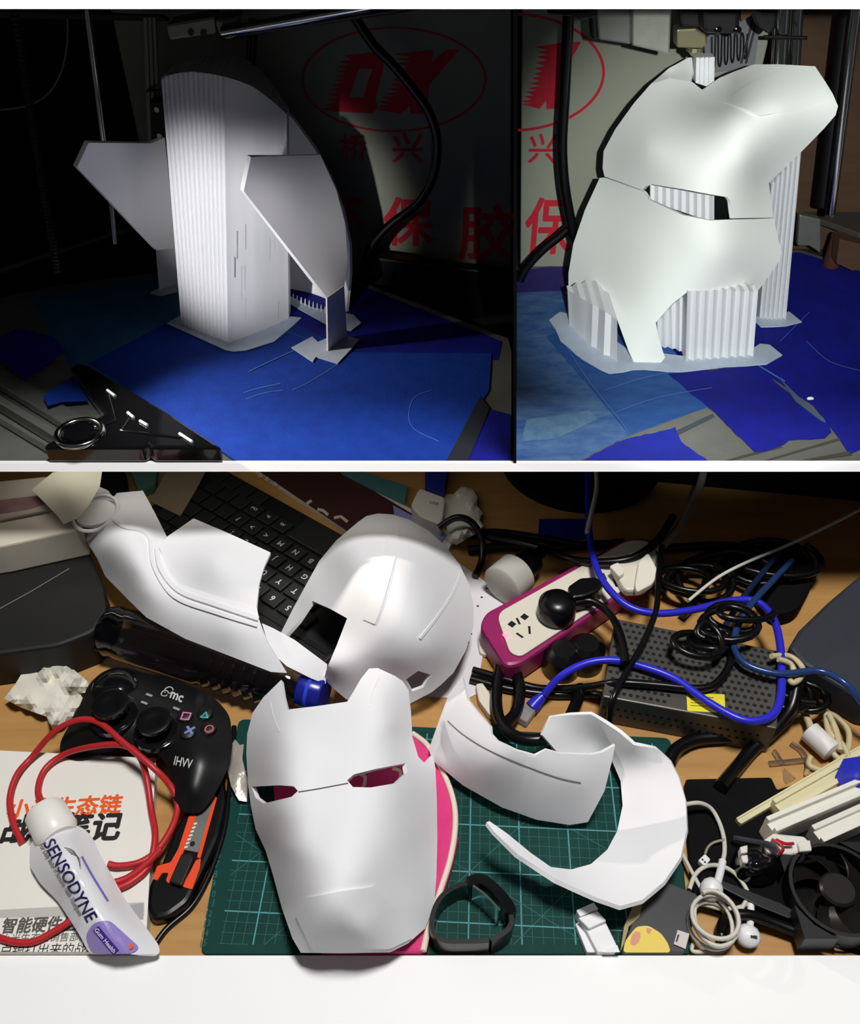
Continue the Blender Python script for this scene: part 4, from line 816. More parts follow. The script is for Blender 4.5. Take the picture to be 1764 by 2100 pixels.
def textpx(s, a, b, f, m, par, dz=.0005, hs=1.0, name='lettering', bold=0, label=None):
    """lettering laid onto a curved sheet along a pixel baseline"""
    cu = bpy.data.curves.new('t', 'FONT'); cu.body = s; cu.size = 1; cu.resolution_u = 3
    t_ = bpy.data.objects.new('t', cu); COL.objects.link(t_)
    me = bpy.data.meshes.new_from_object(t_.evaluated_get(bpy.context.evaluated_depsgraph_get())); bpy.data.objects.remove(t_)
    xs = [v.co.x for v in me.vertices]; x0, x1 = min(xs), max(xs)
    a, b = Vector(a), Vector(b); ex = (b - a).normalized(); ey = Vector((ex.y, -ex.x)); k = (b - a).length / (x1 - x0)
    fs_ = [tuple(p.vertices) for p in me.polygons]; VV, FF = [], []
    for i, (ox, oy) in enumerate(((0, 0), (1, 0), (-1, 0), (0, 1), (0, -1)) if bold else ((0, 0),)):
        pts = [tuple(a + ex * ((v.co.x - x0) + ox * bold) * k + ey * (v.co.y + oy * bold) * k * hs) for v in me.vertices]
        n_ = len(VV); VV += onsurf(pts, f, dz + i * 1e-5); FF += [tuple(q + n_ for q in fc_) for fc_ in fs_]
    return obj(name, (VV, FF), m, par, label=label)
PALE = mat('pale_logo', (196, 196, 192), .5)
textpx('mc', (348, 1430), (372, 1440), gf, PALE, gp, .001, 1.2, name='logo', bold=.03)
for x, y, r_ in ((346, 1416, .0042), (338, 1422, .0034)):
    p_ = gz(x, y, .0012); obj('logo_ring', tube([p_ + Vector((math.cos(a) * r_, math.sin(a) * r_, 0)) for a in [i * math.pi / 10 for i in range(19)]], .0006, 6), PALE, gp)
textpx('IHVV', (356, 1568), (392, 1576), gf, PALE, gp, .001, 1.5, name='logo', bold=.02)
# ------------------------------------------------ toothpaste tube on the book
tp = thing('toothpaste_tube', 'white toothpaste tube with dark blue lettering and a purple patch, on the book', 'toothpaste', Pz(170, 1820, BKZ))
tpo = rnd_poly([(62, 1728), (92, 1700), (142, 1688), (172, 1698), (190, 1718), (212, 1764), (258, 1846), (326, 1938), (328, 1957), (184, 1957), (160, 1912), (118, 1848), (82, 1812), (60, 1776)], 12, 3)
TC = [(62, 1728, .030), (110, 1694, .038), (172, 1698, .030), (212, 1764, .024), (258, 1846, .022), (326, 1938, .020), (184, 1957, .022), (118, 1848, .022), (60, 1776, .024), (120, 1740, .056), (150, 1790, .056), (190, 1860, .050), (240, 1930, .042), (90, 1760, .044), (150, 1730, .050)]
TUBEM = mat('tube_white', (232, 232, 236), .22, coat=.4)
tf = tps(TC)
obj('tube_body', shell(tpo, TC, Pz, step=9), TUBEM, tp, smooth=60, solid=.003)
c0, c1 = Pz(118, 1712, .036), Pz(84, 1650, .040)
obj('cap', lathe(c0, c1 - c0, [(-.004, .015), (.002, .0185), (.026, .0175), (.029, .015)], 36), mat('cap_white', (238, 236, 230), .35), tp, smooth=40)
NAVY = mat('navy_print', (30, 28, 92), .4); LIL = mat('lilac_print', (120, 110, 190), .4)
textpx('SENSODYNE', (88, 1730), (178, 1892), tf, NAVY, tp, .0012, 1.12, name='brand_lettering', bold=.012)
textpx('For Daily Relief of Sensitive Teeth Toothpaste', (80, 1734), (162, 1880), tf, INKG, tp, .0010, 1.6, name='small_lettering')
obj('lilac_line', ribbon(vcr([(168, 1756), (190, 1796), (222, 1848)], 6), 4, tf, .0008), LIL, tp, solid=.0003)
for k in range(4): obj('fan_line', ribbon(vcr([(132 + 4 * k, 1738 + 4 * k), (150 + 4 * k, 1744 + 5 * k), (162 + k, 1764 + 6 * k)], 5), .9, tf, .0008), INKG, tp, solid=.0002)
obj('purple_patch', shell(rnd_poly([(174, 1920), (192, 1892), (224, 1886), (288, 1944), (270, 1956), (188, 1956)], 12, 3), zc(TC, .0011), Pz, step=9), mat('purple_print', (150, 132, 200), .35), tp, solid=.0003)
obj('purple_pill', ribbon(vcr([(196, 1904), (214, 1926), (238, 1954)], 5), 15, tf, .0016), mat('deep_purple', (72, 44, 160), .35), tp, solid=.0003)
textpx('Gum Health', (193, 1908), (232, 1955), tf, mat('white_print', (240, 240, 244), .5), tp, .0024, 1.0, name='small_lettering', bold=.02)
obj('orange_dot', lathe(onsurf([(268, 1941)], tf, .0014)[0], (0, 0, 1), [(0, .0022), (.0003, .0022)], 12), INKO, tp)
# ------------------------------------------------ utility knife
uk = thing('utility_knife', 'black and orange utility knife lying between the book and the cutting mat', 'knife', Pz(370, 1760, 0))
part('grip', rnd_poly([(392, 1640), (430, 1592), (458, 1590), (464, 1640), (448, 1716), (414, 1790), (384, 1850), (346, 1878), (312, 1886), (299, 1860), (305, 1812), (330, 1770), (356, 1700)], 12, 4), .0002, .014, RUBBER, uk, .004)
ORG = mat('orange_plastic', (236, 76, 36), .4)
part('side_plate', rnd_poly([(322, 1776), (350, 1768), (366, 1740), (388, 1672), (398, 1664), (402, 1676), (372, 1758), (362, 1784), (346, 1812), (340, 1806), (346, 1790), (332, 1790), (322, 1806), (314, 1802)], 3, 2), .014, .0155, ORG, uk)
part('side_plate', rnd_poly([(374, 1818), (402, 1764), (412, 1760), (410, 1780), (394, 1824)], 3, 2), .014, .0155, ORG, uk)
part('edge_strip', rnd_poly([(404, 1758), (440, 1632), (445, 1636), (411, 1760)], 1, 2), .014, .015, ORG, uk)
part('blade_track', [(376, 1742), (404, 1668), (440, 1630), (442, 1640), (406, 1748)], .014, .0148, ALUD, uk)
for k in range(7):
    x, y = 378 + k * 3.2, 1736 - k * 8
    part('track_tooth', [(x, y), (x + 7, y - 2), (x + 7, y + 2), (x, y + 4)], .0148, .0158, mat('tooth_white', (222, 220, 214), .4) if k == 0 else bpy.data.materials['tooth_white'], uk)
part('slider', rnd_poly([(346, 1808), (372, 1750), (394, 1748), (396, 1760), (372, 1816)], 4, 3), .014, .020, BLACK, uk, .002)
obj('pivot', lathe(Pz(395, 1731, .0148), (0, 0, 1), [(0, .0022), (.001, .0022)], 14), BLACK, uk)
CABLEK = [(318, 1936, .003), (344, 1902, .003), (392, 1860, .003), (424, 1806, .003), (446, 1750, .003), (462, 1690, .003), (470, 1620, .003), (478, 1560, .003), (480, 1490, .003)]
cable('controller_cable', CABLEK, .0026, RUBBER, 'thin black cord running along the left edge of the cutting mat')
obj('wrapper', shell([(482, 1516), (492, 1528), (500, 1526), (497, 1556), (509, 1606), (506, 1644), (490, 1642), (474, 1612), (464, 1570), (470, 1536)], [(482, 1516, .010), (500, 1526, .012), (509, 1606, .010), (506, 1644, .008), (464, 1570, .008), (485, 1580, .018), (490, 1610, .015)], Pz, step=7), mat('foil_wrapper', (176, 168, 156), .3, .3, rgb2=(196, 190, 180), vscale=60, bump=.6, bscale=120), smooth=25, solid=.0006, label='crinkled silver candy wrapper at the left edge of the mat', cat='wrapper')
REDC = mat('red_cable', (186, 38, 44), .4)
cable('red_cable', [(46, 1730, .018), (28, 1690, .019), (20, 1640, .020), (34, 1590, .022), (66, 1552, .022), (112, 1500, .040), (160, 1477, .048), (204, 1482, .050), (252, 1522, .050), (312, 1572, .044), (350, 1612, .030), (364, 1650, .022), (354, 1694, .021), (324, 1742, .021), (288, 1768, .021), (246, 1776, .021), (222, 1772, .022)], .0030, REDC, 'red cable looping from the controller over the book')
cable('red_cable', [(92, 1656, .022), (78, 1622, .020), (92, 1578, .020), (134, 1546, .024), (196, 1530, .040), (252, 1528, .046), (284, 1548, .044), (300, 1592, .030), (310, 1660, .021), (318, 1716, .023), (304, 1776, .021), (270, 1808, .021), (240, 1822, .021)], .0030, REDC, 'inner loop of red cable over the white book cover')
cable('red_cable', [(-30, 1912, .019), (20, 1930, .019), (66, 1932, .019), (108, 1912, .020), (146, 1888, .022)], .0030, REDC, 'end of red cable curving over the lower lines of book text')
cable('red_cable', [(226, 1812, .021), (262, 1800, .021), (300, 1772, .024), (330, 1740, .028)], .0030, REDC, 'short stretch of red cable beside the toothpaste tube')
# ================================================ right half of the desk
PINK = mat('pink_fabric', (222, 62, 128), .85, bump=.3, bscale=500, rgb2=(206, 52, 116), vscale=40)
DPINK = mat('deep_pink_fabric', (164, 34, 84), .85, bump=.2, bscale=400); CRP = mat('cream_piping', (232, 212, 196), .7)
po = thing('pouch', 'pink fabric pouch with cream piping under the face mask', 'pouch', Pz(760, 1740, .003))
pol = [(560, 1604), (640, 1562), (760, 1512), (846, 1504), (878, 1530), (906, 1578), (928, 1634), (935, 1690), (926, 1760), (906, 1830), (884, 1890), (870, 1952), (660, 1952), (600, 1850), (566, 1720)]
part('pouch_body', pol, .0032, .0150, PINK, po, .003)
obj('piping', tube(cr([Pz(x, y, .0150) for x, y in [(846, 1504), (878, 1530), (906, 1578), (928, 1634), (934, 1690), (924, 1760), (902, 1830), (882, 1890), (868, 1950)]], 6), .0028, 8), CRP, po, smooth=60)
part('side_strap', [(926, 1712), (942, 1714), (930, 1770), (912, 1830), (890, 1890), (874, 1954), (858, 1954), (884, 1880), (910, 1800)], .0032, .0125, DPINK, po, .002)
for x, y in ((742, 1600), (815, 1590)):
    obj('cream_mark', ribbon(vcr([(x - 10, y - 14), (x + 6, y - 8), (x + 4, y + 12), (x - 8, y + 22)], 5), 7, lambda p: np.full(len(p), .0152), 0), CRP, po, solid=.0004)
# paper with punched dots beside the dome
pp = thing('dotted_paper', 'white paper sheet with small punched dots under the dome and ring', 'paper', Pz(980, 1300, 0))
part('sheet', [(936, 1150), (986, 1186), (1042, 1232), (1018, 1272), (1000, 1312), (990, 1345), (976, 1424), (955, 1434), (880, 1428), (800, 1420), (850, 1250)], .0003, .0012, mat('paper_white', (222, 218, 222), .8), pp)
for x, y in ((998, 1207), (988, 1225), (980, 1243), (966, 1300), (960, 1318), (948, 1340), (942, 1348)):
    obj('dot', lathe(Pz(x, y, .0012), (0, 0, 1), [(0, .0014), (.0002, .0014)], 10), INKK, pp)
# ------------------------------------------------ power strip
ps = thing('power_strip', 'white and magenta power strip with a black plug in it', 'power strip', Pz(1160, 1250, 0))
MAG = mat('magenta_plastic', (150, 32, 96), .4); IV = mat('ivory_plastic', (224, 216, 200), .4)
part('strip_body', rnd_poly([(984, 1284), (994, 1256), (1286, 1102), (1340, 1102), (1362, 1160), (1066, 1362), (1036, 1366)], 22, 5), .0002, .033, MAG, ps, .004)
part('top_plate', rnd_poly([(1018, 1258), (1290, 1106), (1338, 1110), (1356, 1158), (1068, 1346), (1046, 1338)], 20, 5), .0331, .036, IV, ps, .001)
HOLE = mat('socket_hole', (8, 7, 7), .8)
def dash(x, y, ang, l, wd, nm='socket_slot'):
    a, b = Pz(x - math.cos(ang) * l / 2, y - math.sin(ang) * l / 2, .0361), Pz(x + math.cos(ang) * l / 2, y + math.sin(ang) * l / 2, .0361); d = b - a
    obj(nm, box((a + b) / 2, d.length / 2, wd, .0002, math.atan2(d.y, d.x)), HOLE, ps)
for x, y, an, l, wd in ((1050, 1280, .6, 12, .0035), (1063, 1274, 1.1, 14, .0012), (1076, 1265, .6, 12, .0035), (1086, 1292, 1.5, 16, .0012), (1066, 1303, .6, 16, .0012)): dash(x, y, an, l, wd)
for x, y, an, l, wd in ((1222, 1192, .6, 12, .0030), (1240, 1182, 1.1, 14, .0012), (1262, 1196, 1.2, 16, .0012)): dash(x, y, an, l, wd)
obj('indicator_lamp', box(Pz(1038, 1303, .0362), .003, .003, .0004, .5), mat('pink_lamp', (255, 110, 130), .4, emit=2.2), ps)
hang = part('hanging_tab', rnd_poly([(980, 1314), (990, 1308), (1002, 1330), (998, 1344), (984, 1338)], 5), .0002, .006, IV, ps, .001)
part('tab_hole', [(989, 1321), (993, 1320), (996, 1332), (993, 1334)], .006, .0062, HOLE, hang)
bp_ = thing('round_plug', 'round black plug pushed into the power strip', 'plug', Pz(1140, 1255, .036))
obj('plug_body', lathe(Pz(1140, 1262, .0362), (0, 0, 1), [(0, .019), (.004, .021), (.020, .020), (.026, .015), (.028, .006)], 30), RUBBER, bp_, smooth=40)
pl = thing('angled_plug', 'angled black plug lying over the middle of the power strip', 'plug', Pz(1200, 1200, .036))
part('plug_body', rnd_poly([(1164, 1202), (1190, 1184), (1222, 1182), (1240, 1194), (1226, 1212), (1200, 1222), (1174, 1226)], 6), .0362, .060, RUBBER, pl, .004)
obj('cord', tube(cr([Pz(1176, 1224, .052), Pz(1166, 1232, .050), Pz(1176, 1238, .05), Pz(1210, 1232, .05), Pz(1248, 1256, .05), Pz(1272, 1300, .055), Pz(1284, 1360, .058)], 6), .0042, 8), RUBBER, pl, smooth=60)
ga = thing('travel_adapter', 'grey white socket adapter with a black plug behind the power strip', 'adapter', Pz(1050, 1180, 0))
GW = mat('grey_white_plastic', (182, 180, 172), .45)
a_, b_ = Pz(1036, 1196, .026), Pz(1070, 1166, .026)
obj('adapter_body', lathe(a_, b_ - a_, [(-.008, .022), (-.006, .025), (.022, .025), (.024, .023)], 30), GW, ga, smooth=40)
obj('black_plug', lathe(a_ + (b_ - a_).normalized() * .0242, b_ - a_, [(0, .018), (.026, .016), (.034, .009), (.05, .006)], 18), RUBBER, ga, smooth=40)
wp = thing('white_plug', 'white plug with folded clip at the far end of the power strip', 'plug', Pz(1310, 1160, .036))
part('plug_base', rnd_poly([(1252, 1158), (1300, 1128), (1340, 1146), (1350, 1180), (1322, 1208), (1282, 1210)], 10), .0362, .048, IV, wp, .003)
part('plug_clip', rnd_poly([(1310, 1150), (1330, 1132), (1350, 1170), (1340, 1196), (1306, 1214), (1302, 1200)], 8), .048, .056, mat('clip_white', (232, 226, 212), .35), wp, .002)
part('plug_clip', rnd_poly([(1250, 1160), (1268, 1152), (1282, 1174), (1270, 1182)], 4), .048, .054, bpy.data.materials['clip_white'], wp, .002)
# ------------------------------------------------ perforated power supply
su = thing('power_supply', 'dark perforated metal power supply box with a yellow warning label', 'power supply', Pz(1420, 1400, 0))
q = [(1262, 1268), (1604, 1336), (1594, 1494), (1236, 1428)]; SZ = .042
part('metal_case', q, .0002, SZ, mat('gunmetal', (84, 82, 78), .42, .35, var=.1, vscale=12), su, .0015)
Q = [Pz(x, y, SZ) for x, y in q]
holes = []; rndh = random.Random(8)
for i in range(24):
    for j in range(12):
        u_, v_ = (i + .6 + (.5 if j % 2 else 0)) / 25.5, (j + .7) / 12.6
        if .38 < u_ < .64 and v_ > .78: continue
        p_ = Q[0].lerp(Q[1], u_).lerp(Q[3].lerp(Q[2], u_), v_)
        holes.append(lathe(p_ + Vector((0, 0, .0001)), (0, 0, 1), [(0, .0021), (.0002, .0021)], 8))
obj('vent_holes', join(*holes), HOLE, su, kind='stuff')
YEL = part('warning_label', [(1408, 1420), (1486, 1424), (1488, 1462), (1410, 1458)], SZ, SZ + .0004, mat('yellow_label', (226, 214, 48), .5), su)
for k in range(4): part('label_line', [(1416, 1428 + k * 6), (1464, 1430 + k * 6), (1464, 1431.6 + k * 6), (1416, 1429.6 + k * 6)], SZ + .0004, SZ + .0005, mat('label_ink', (120, 108, 30), .6) if k == 0 else bpy.data.materials['label_ink'], YEL)
sideh = []
for k in range(22):
    for j in (0, 1):
        p_ = Q[3].lerp(Q[2], (k + .5 + .5 * j) / 23.5); n_ = (Q[2] - Q[3]).cross(Vector((0, 0, 1))).normalized()
        sideh.append(lathe(Vector((p_.x, p_.y, .026 - j * .010)) + n_ * .0001, n_, [(0, .0016), (.0002, .0016)], 8))
obj('vent_holes', join(*sideh), HOLE, su, kind='stuff')
for x, y in ((1198, 1360), (1150, 1372)):
    obj('spare_plug', lathe(Pz(x, y, 0.0002), (0, 0, 1), [(0, .020), (.026, .020), (.034, .012)], 24), RUBBER, smooth=40, label='round black plug lying on the wood beside the magenta strip end' if x == 1198 else 'second round black plug under the blue network cable', cat='plug')
# ------------------------------------------------ cables
BLUE = mat('blue_cable', (44, 44, 196), .3); WCAB = mat('white_cable', (216, 212, 202), .4); BEIGE = mat('beige_cable', (198, 184, 146), .5); GCAB = mat('grey_tube', (150, 138, 126), .5)
nc = thing('network_cable', 'blue network cable looping over the power supply with a clear plug', 'cable', Pz(1100, 1440, 0))
BP = [(1205, 955, .020), (1206, 1040, .022), (1211, 1110, .036), (1224, 1166, .056), (1252, 1212, .058), (1294, 1246, .055), (1350, 1258, .053), (1424, 1250, .052), (1500, 1232, .052), (1552, 1234, .052), (1586, 1268, .052), (1601, 1330, .052), (1603, 1416, .050), (1590, 1460, .050), (1560, 1477, .050), (1516, 1474, .050), (1450, 1438, .050), (1384, 1392, .050), (1322, 1368, .050), (1260, 1354, .048), (1204, 1360, .044), (1152, 1386, .034), (1116, 1424, .018)]
obj('cord', tube(cr([Pz(*p) for p in BP], 6), .0040, 10), BLUE, nc, smooth=60)
obj('boot', tube([Pz(1114, 1426, .016), Pz(1102, 1438, .012), Pz(1090, 1452, .009)], .006, 8, rs=[.0045, .0065, .0075]), BLUE, nc, smooth=50)
a_, b_ = Pz(1090, 1452, .008), Pz(1074, 1474, .007); d_ = (b_ - a_).normalized()
obj('clear_plug', box((a_ + b_) / 2 + d_ * .002, .010, .006, .0045, axes=(d_, Vector((-d_.y, d_.x, 0)), Vector((0, 0, 1)))), mat('clear_plastic', (214, 216, 220), .1, trans=.7, ior=1.3), nc, bevel=.001)
cable('shiny_cable', [(1624, 1150, .03), (1580, 1196, .05), (1540, 1240, .058), (1512, 1288, .058), (1506, 1330, .056), (1534, 1364, .055), (1600, 1382, .056), (1680, 1376, .058), (1734, 1402, .060), (1770, 1444, .050), (1800, 1480, .04)], .0036, mat('steel_blue_cable', (40, 66, 118), .2, .2), 'shiny steel blue cable looping past the dark slate panel')
cable('shiny_cable', [(1600, 1130, .03), (1560, 1180, .04), (1520, 1232, .045), (1490, 1280, .046), (1480, 1300, .046)], .0034, mat('dark_blue_cable', (30, 44, 80), .15, .3), 'dark glossy cable slanting beside the steel blue cable')
cable('white_cable', [(1222, 955, .03), (1224, 1000, .03), (1214, 1050, .034), (1204, 1092, .036)], .0030, WCAB, 'white cable dropping beside the blue network cable at the back')
cable('grey_tube', [(1446, 950, .04), (1436, 995, .04), (1414, 1046, .04), (1386, 1090, .04), (1352, 1126, .044)], .0050, GCAB, 'thick beige grey tube curving down to the white plug')
cable('thin_wire', [(1790, 1030, .05), (1720, 1068, .05), (1620, 1116, .045), (1530, 1154, .042), (1470, 1186, .042), (1412, 1232, .044)], .0019, WCAB, 'thin pale wire crossing the dark back of the desk')
K = 'black_cable'
cable(K, [(900, 1082, .03), (934, 1062, .04), (966, 1070, .036), (988, 1106, .02), (988, 1150, .008), (974, 1182, .006)], .0042, RUBBER, 'black cable looped over the crumpled tissue behind the dome')
cable(K, [(1000, 1100, .012), (1060, 1112, .012), (1120, 1128, .02), (1180, 1150, .036), (1260, 1152, .046), (1312, 1138, .050), (1352, 1104, .05), (1380, 1060, .04)], .0050, RUBBER, 'glossy black cable passing across the white plug')
cable(K, [(960, 1128, .006), (1040, 1122, .006), (1120, 1126, .006), (1240, 1116, .006), (1330, 1126, .006), (1500, 1120, .006), (1640, 1150, .006)], .0055, RUBBER, 'long black cable lying flat along the back of the desk')
cable(K, [(960, 1098, .008), (1020, 1092, .006), (1110, 1104, .006), (1200, 1118, .008), (1280, 1112, .008)], .0050, RUBBER, 'black cable behind the travel adapter')
cable(K, [(1358, 1120, .05), (1350, 1180, .056), (1346, 1250, .056), (1318, 1320, .054), (1284, 1380, .054), (1256, 1436, .052), (1250, 1492, .02)], .0032, RUBBER, 'thin black cable running down the left end of the power supply')
cable(K, [(970, 1374, .006), (1040, 1394, .008), (1110, 1412, .008), (1200, 1410, .02), (1264, 1400, .045), (1340, 1404, .048), (1440, 1412, .048), (1480, 1390, .048), (1500, 1350, .048), (1496, 1310, .048)], .0040, RUBBER, 'black cable crossing the top of the perforated power supply')
cable(K, [(965, 1392, .005), (1040, 1412, .005), (1130, 1424, .005), (1220, 1424, .006), (1240, 1436, .008)], .0045, RUBBER, 'black cable on the wood in front of the magenta strip end')
cable(K, [(1026, 1366, .012), (1018, 1420, .014), (1024, 1474, .020), (1056, 1510, .030), (1110, 1516, .034), (1156, 1490, .030), (1180, 1446, .020), (1192, 1410, .012)], .0062, RUBBER, 'thick black cable looping over the top edge of the mat')
cable(K, [(1054, 1362, .010), (1066, 1410, .014), (1058, 1460, .014), (1034, 1486, .020), (1020, 1496, .022)], .0062, RUBBER, 'thick black cable doubling back beside the white connector')
cable(K, [(1372, 1564, .012), (1388, 1536, .010), (1430, 1516, .008), (1500, 1510, .008), (1570, 1500, .010), (1616, 1470, .02), (1640, 1420, .03)], .0068, RUBBER, 'thick black cable curving from the ring toward the slate panel')
cable(K, [(1478, 1614, .016), (1510, 1576, .008), (1546, 1534, .008), (1584, 1500, .014), (1622, 1452, .03), (1634, 1400, .04)], .0068, RUBBER, 'thick black cable dropping to the black board')
for k, (x, y, r_, lb) in enumerate(((1440, 1330, .020, 'coil of black cable on the power supply by the thin wire'), (1500, 1286, .026, 'wide black cable coil at the back of the power supply'), (1628, 1440, .024, 'black cable coil against the slate panel'), (1576, 1170, .040, 'large dim black cable coil at the back right'), (1418, 1206, .030, 'black cable coil beside the end of the thin wire'))):
    zb_ = .046 if k in (0, 1) else .010
    rk = random.Random(k); ph = rk.uniform(0, 6)
    P = [Pz(x, y, zb_) + Vector((math.cos(ph + a) * r_ * (1 + .34 * math.sin(a * .7 + k)) + .008 * math.sin(a * .43), math.sin(ph + a) * r_ * (.75 + .25 * math.cos(a * .53 + k)) + .006 * math.cos(a * .31), .004 + .0022 * a * .5 + .003 * math.sin(a * 1.3))) for a in [i * 2 * math.pi / 20 for i in range(58)]]
    obj('cable_coil', tube(P, .0038, 8), RUBBER, smooth=60, label=lb, cat='cable')
stuffbox('slate_panel', 'dark slate grey plastic panel at the right side of the desk', 'panel', [(1800, 1150), (1764, 1178), (1700, 1232), (1640, 1290), (1618, 1326), (1650, 1362), (1720, 1404), (1780, 1440), (1900, 1440), (1900, 1150)], .0, .040, mat('slate_plastic', (46, 48, 58), .6, var=.06), .004)
stuffbox('cable_block', 'added dark block for the cable bundle in the dim back corner by the slate panel', 'pouch', rnd_poly([(1520, 1120), (1600, 1104), (1664, 1126), (1676, 1180), (1640, 1250), (1590, 1262), (1548, 1210)], 20, 4), .0, .022, BLACKM, .006)  # block added to darken the rear corner, in place of bundled cables
cable(K, [(1356, 1214, .006), (1390, 1168, .008), (1450, 1140, .010), (1520, 1132, .03), (1580, 1160, .032)], .0055, RUBBER, 'black cable arching behind the end of the thin wire')
cable(K, [(1400, 1262, .01), (1440, 1214, .012), (1460, 1170, .012), (1500, 1150, .014), (1540, 1166, .03)], .0050, RUBBER, 'black cable from the coil toward the dark cable block')
# white connector on wood, beside the ring
cn = thing('white_connector', 'white plastic connector with short bent wires near the top of the mat', 'connector', Pz(995, 1440, 0))
part('connector_body', rnd_poly([(976, 1402), (990, 1400), (1012, 1432), (1014, 1462), (1004, 1466), (982, 1436)], 4), .0002, .010, IV, cn, .001)
obj('wire', tube(cr([Pz(1006, 1464, .006), Pz(1014, 1478, .006), Pz(1004, 1484, .004), Pz(1018, 1488, .004)], 5), .0011, 6), mat('wire_tan', (150, 110, 60), .5), cn)
# beige cable with ferrite
fb = thing('ferrite_cable', 'beige cable bundle with a white ferrite cylinder on the wood', 'cable', Pz(1680, 1530, 0))
a_, b_ = Pz(1660, 1500, .013), Pz(1706, 1542, .013)
obj('ferrite', lathe(a_, b_ - a_, [(-.002, .006), (0, .011), ((b_ - a_).length, .011), ((b_ - a_).length + .002, .006)], 24), mat('ferrite_white', (222, 218, 216), .5), fb, smooth=40)
obj('cord', tube(cr([Pz(1652, 1466, .012), Pz(1660, 1484, .013), Pz(1664, 1502, .013)], 5), .0036, 8), BEIGE, fb, smooth=60)
for pts in ([(1706, 1542, .013), (1722, 1556, .012), (1738, 1540, .012), (1740, 1500, .012), (1716, 1470, .012), (1694, 1462, .01)], [(1694, 1462, .016), (1700, 1500, .016), (1730, 1530, .016), (1742, 1560, .014)], [(1700, 1466, .02), (1716, 1500, .02), (1724, 1540, .018)], [(1662, 1552, .004), (1660, 1570, .004), (1684, 1580, .004)], [(1582, 1346, .056), (1620, 1346, .05), (1646, 1370, .05), (1640, 1392, .05), (1624, 1400, .05), (1616, 1384, .05)], [(1596, 1352, .06), (1622, 1362, .056), (1632, 1388, .052)]):
    obj('cord', tube(cr([Pz(*p) for p in pts], 6), .0030, 8), BEIGE, fb, smooth=60)
cl = thing('clear_clip', 'clear plastic arc clip lying on the bare wood', 'clip', Pz(1620, 1560, 0))
CLP = mat('clear_acrylic', (250, 248, 246), .06, trans=.97, ior=1.25)
for pts in ([(1622, 1524), (1644, 1540), (1656, 1566), (1654, 1592)], [(1578, 1566), (1620, 1562), (1656, 1558)], [(1588, 1540), (1604, 1566)]):
    obj('clear_bar', tube(cr([Pz(x, y, .003) for x, y in pts], 5), .0026, 8), CLP, cl, smooth=60)
part('clear_wing', [(1606, 1572), (1632, 1596), (1614, 1606), (1608, 1598)], .0005, .003, CLP, cl)
# black board, rails, fan
stuffbox('black_board', 'flat black board under the white rails and fan', 'board', rnd_poly([(1406, 1598), (1582, 1594), (1594, 1620), (1604, 1616), (1764, 1568), (1900, 1560), (1900, 1957), (1764, 1948), (1640, 1906), (1500, 1874), (1424, 1836), (1410, 1700)], 6, 3), .0002, .010, BLACKM, .001)
CRR = mat('cream_rail', (214, 206, 168), .45, var=.04); WRR = mat('white_rail', (224, 222, 212), .4)
def rail(a, b, wd, z0, hh, m, label):
    A, B = Pz(a[0], a[1], z0), Pz(b[0], b[1], z0); d = (B - A).normalized(); n_ = Vector((-d.y, d.x, 0))
    t_ = thing('rail', label, 'rail', (A + B) / 2)
    L_ = (B - A).length / 2; c_ = (A + B) / 2
    for s_ in (-1, 1): obj('rail_side', box(c_ + n_ * s_ * (wd * .36) + Vector((0, 0, hh / 2)), L_, wd * .14, hh / 2, axes=(d, n_, Vector((0, 0, 1)))), m, t_, bevel=.0006)
    obj('rail_web', box(c_ + Vector((0, 0, hh * .4)), L_, wd * .26, hh * .38, axes=(d, n_, Vector((0, 0, 1)))), m, t_)
rail((1512, 1690), (1800, 1520), .0068, .0102, .006, CRR, 'thin cream rail, outermost of the bundle, beside the bare wood')
rail((1588, 1672), (1770, 1568), .016, .0102, .016, CRR, 'wide cream rail with a blue tape wrap')
rail((1608, 1698), (1745, 1608), .016, .0102, .012, mat('straw_rail', (206, 190, 138), .5), 'straw coloured rail, shortest of the bundle')
rail((1566, 1722), (1810, 1618), .015, .0102, .028, WRR, 'white rail above the white joint block')
rail((1664, 1732), (1810, 1666), .017, .0102, .020, WRR, 'white rail nearest the black fan')
obj('blue_tape_wrap', shell([(1714, 1590), (1730, 1556), (1770, 1550), (1800, 1560), (1800, 1610), (1756, 1628), (1724, 1614)], [(1714, 1590, .026), (1730, 1556, .030), (1800, 1560, .034), (1800, 1610, .034), (1756, 1628, .026), (1755, 1590, .042)], Pz, step=9), mat('blue_wrap', (34, 42, 176), .55, bump=.3, bscale=80), smooth=30, solid=.003, label='crumpled blue tape wrapped over the cream rail', cat='tape')
jb = thing('joint_block', 'white plastic joint block with red and black wires', 'joint block', Pz(1615, 1740, .01))
part('block_body', [(1566, 1722), (1586, 1708), (1650, 1714), (1664, 1728), (1662, 1744), (1622, 1752), (1574, 1748)], .0105, .034, mat('block_white', (214, 210, 204), .5), jb, .002)
part('block_foot', [(1636, 1726), (1662, 1722), (1666, 1744), (1640, 1746)], .034, .038, bpy.data.materials['block_white'], jb, .001)
RW = mat('red_wire', (176, 30, 44), .4)
obj('red_wire', tube(cr([Pz(1584, 1722, .037), Pz(1600, 1730, .042), Pz(1606, 1742, .042), Pz(1598, 1752, .036)], 6), .0014, 6), RW, jb)
obj('red_wire', tube(cr([Pz(1592, 1722, .038), Pz(1610, 1730, .04), Pz(1628, 1730, .0395)], 6), .0014, 6), RW, jb)
obj('red_wire', tube(cr([Pz(1548, 1742, .022), Pz(1534, 1750, .024), Pz(1534, 1766, .022), Pz(1542, 1776, .018)], 6), .0016, 6), RW, jb)
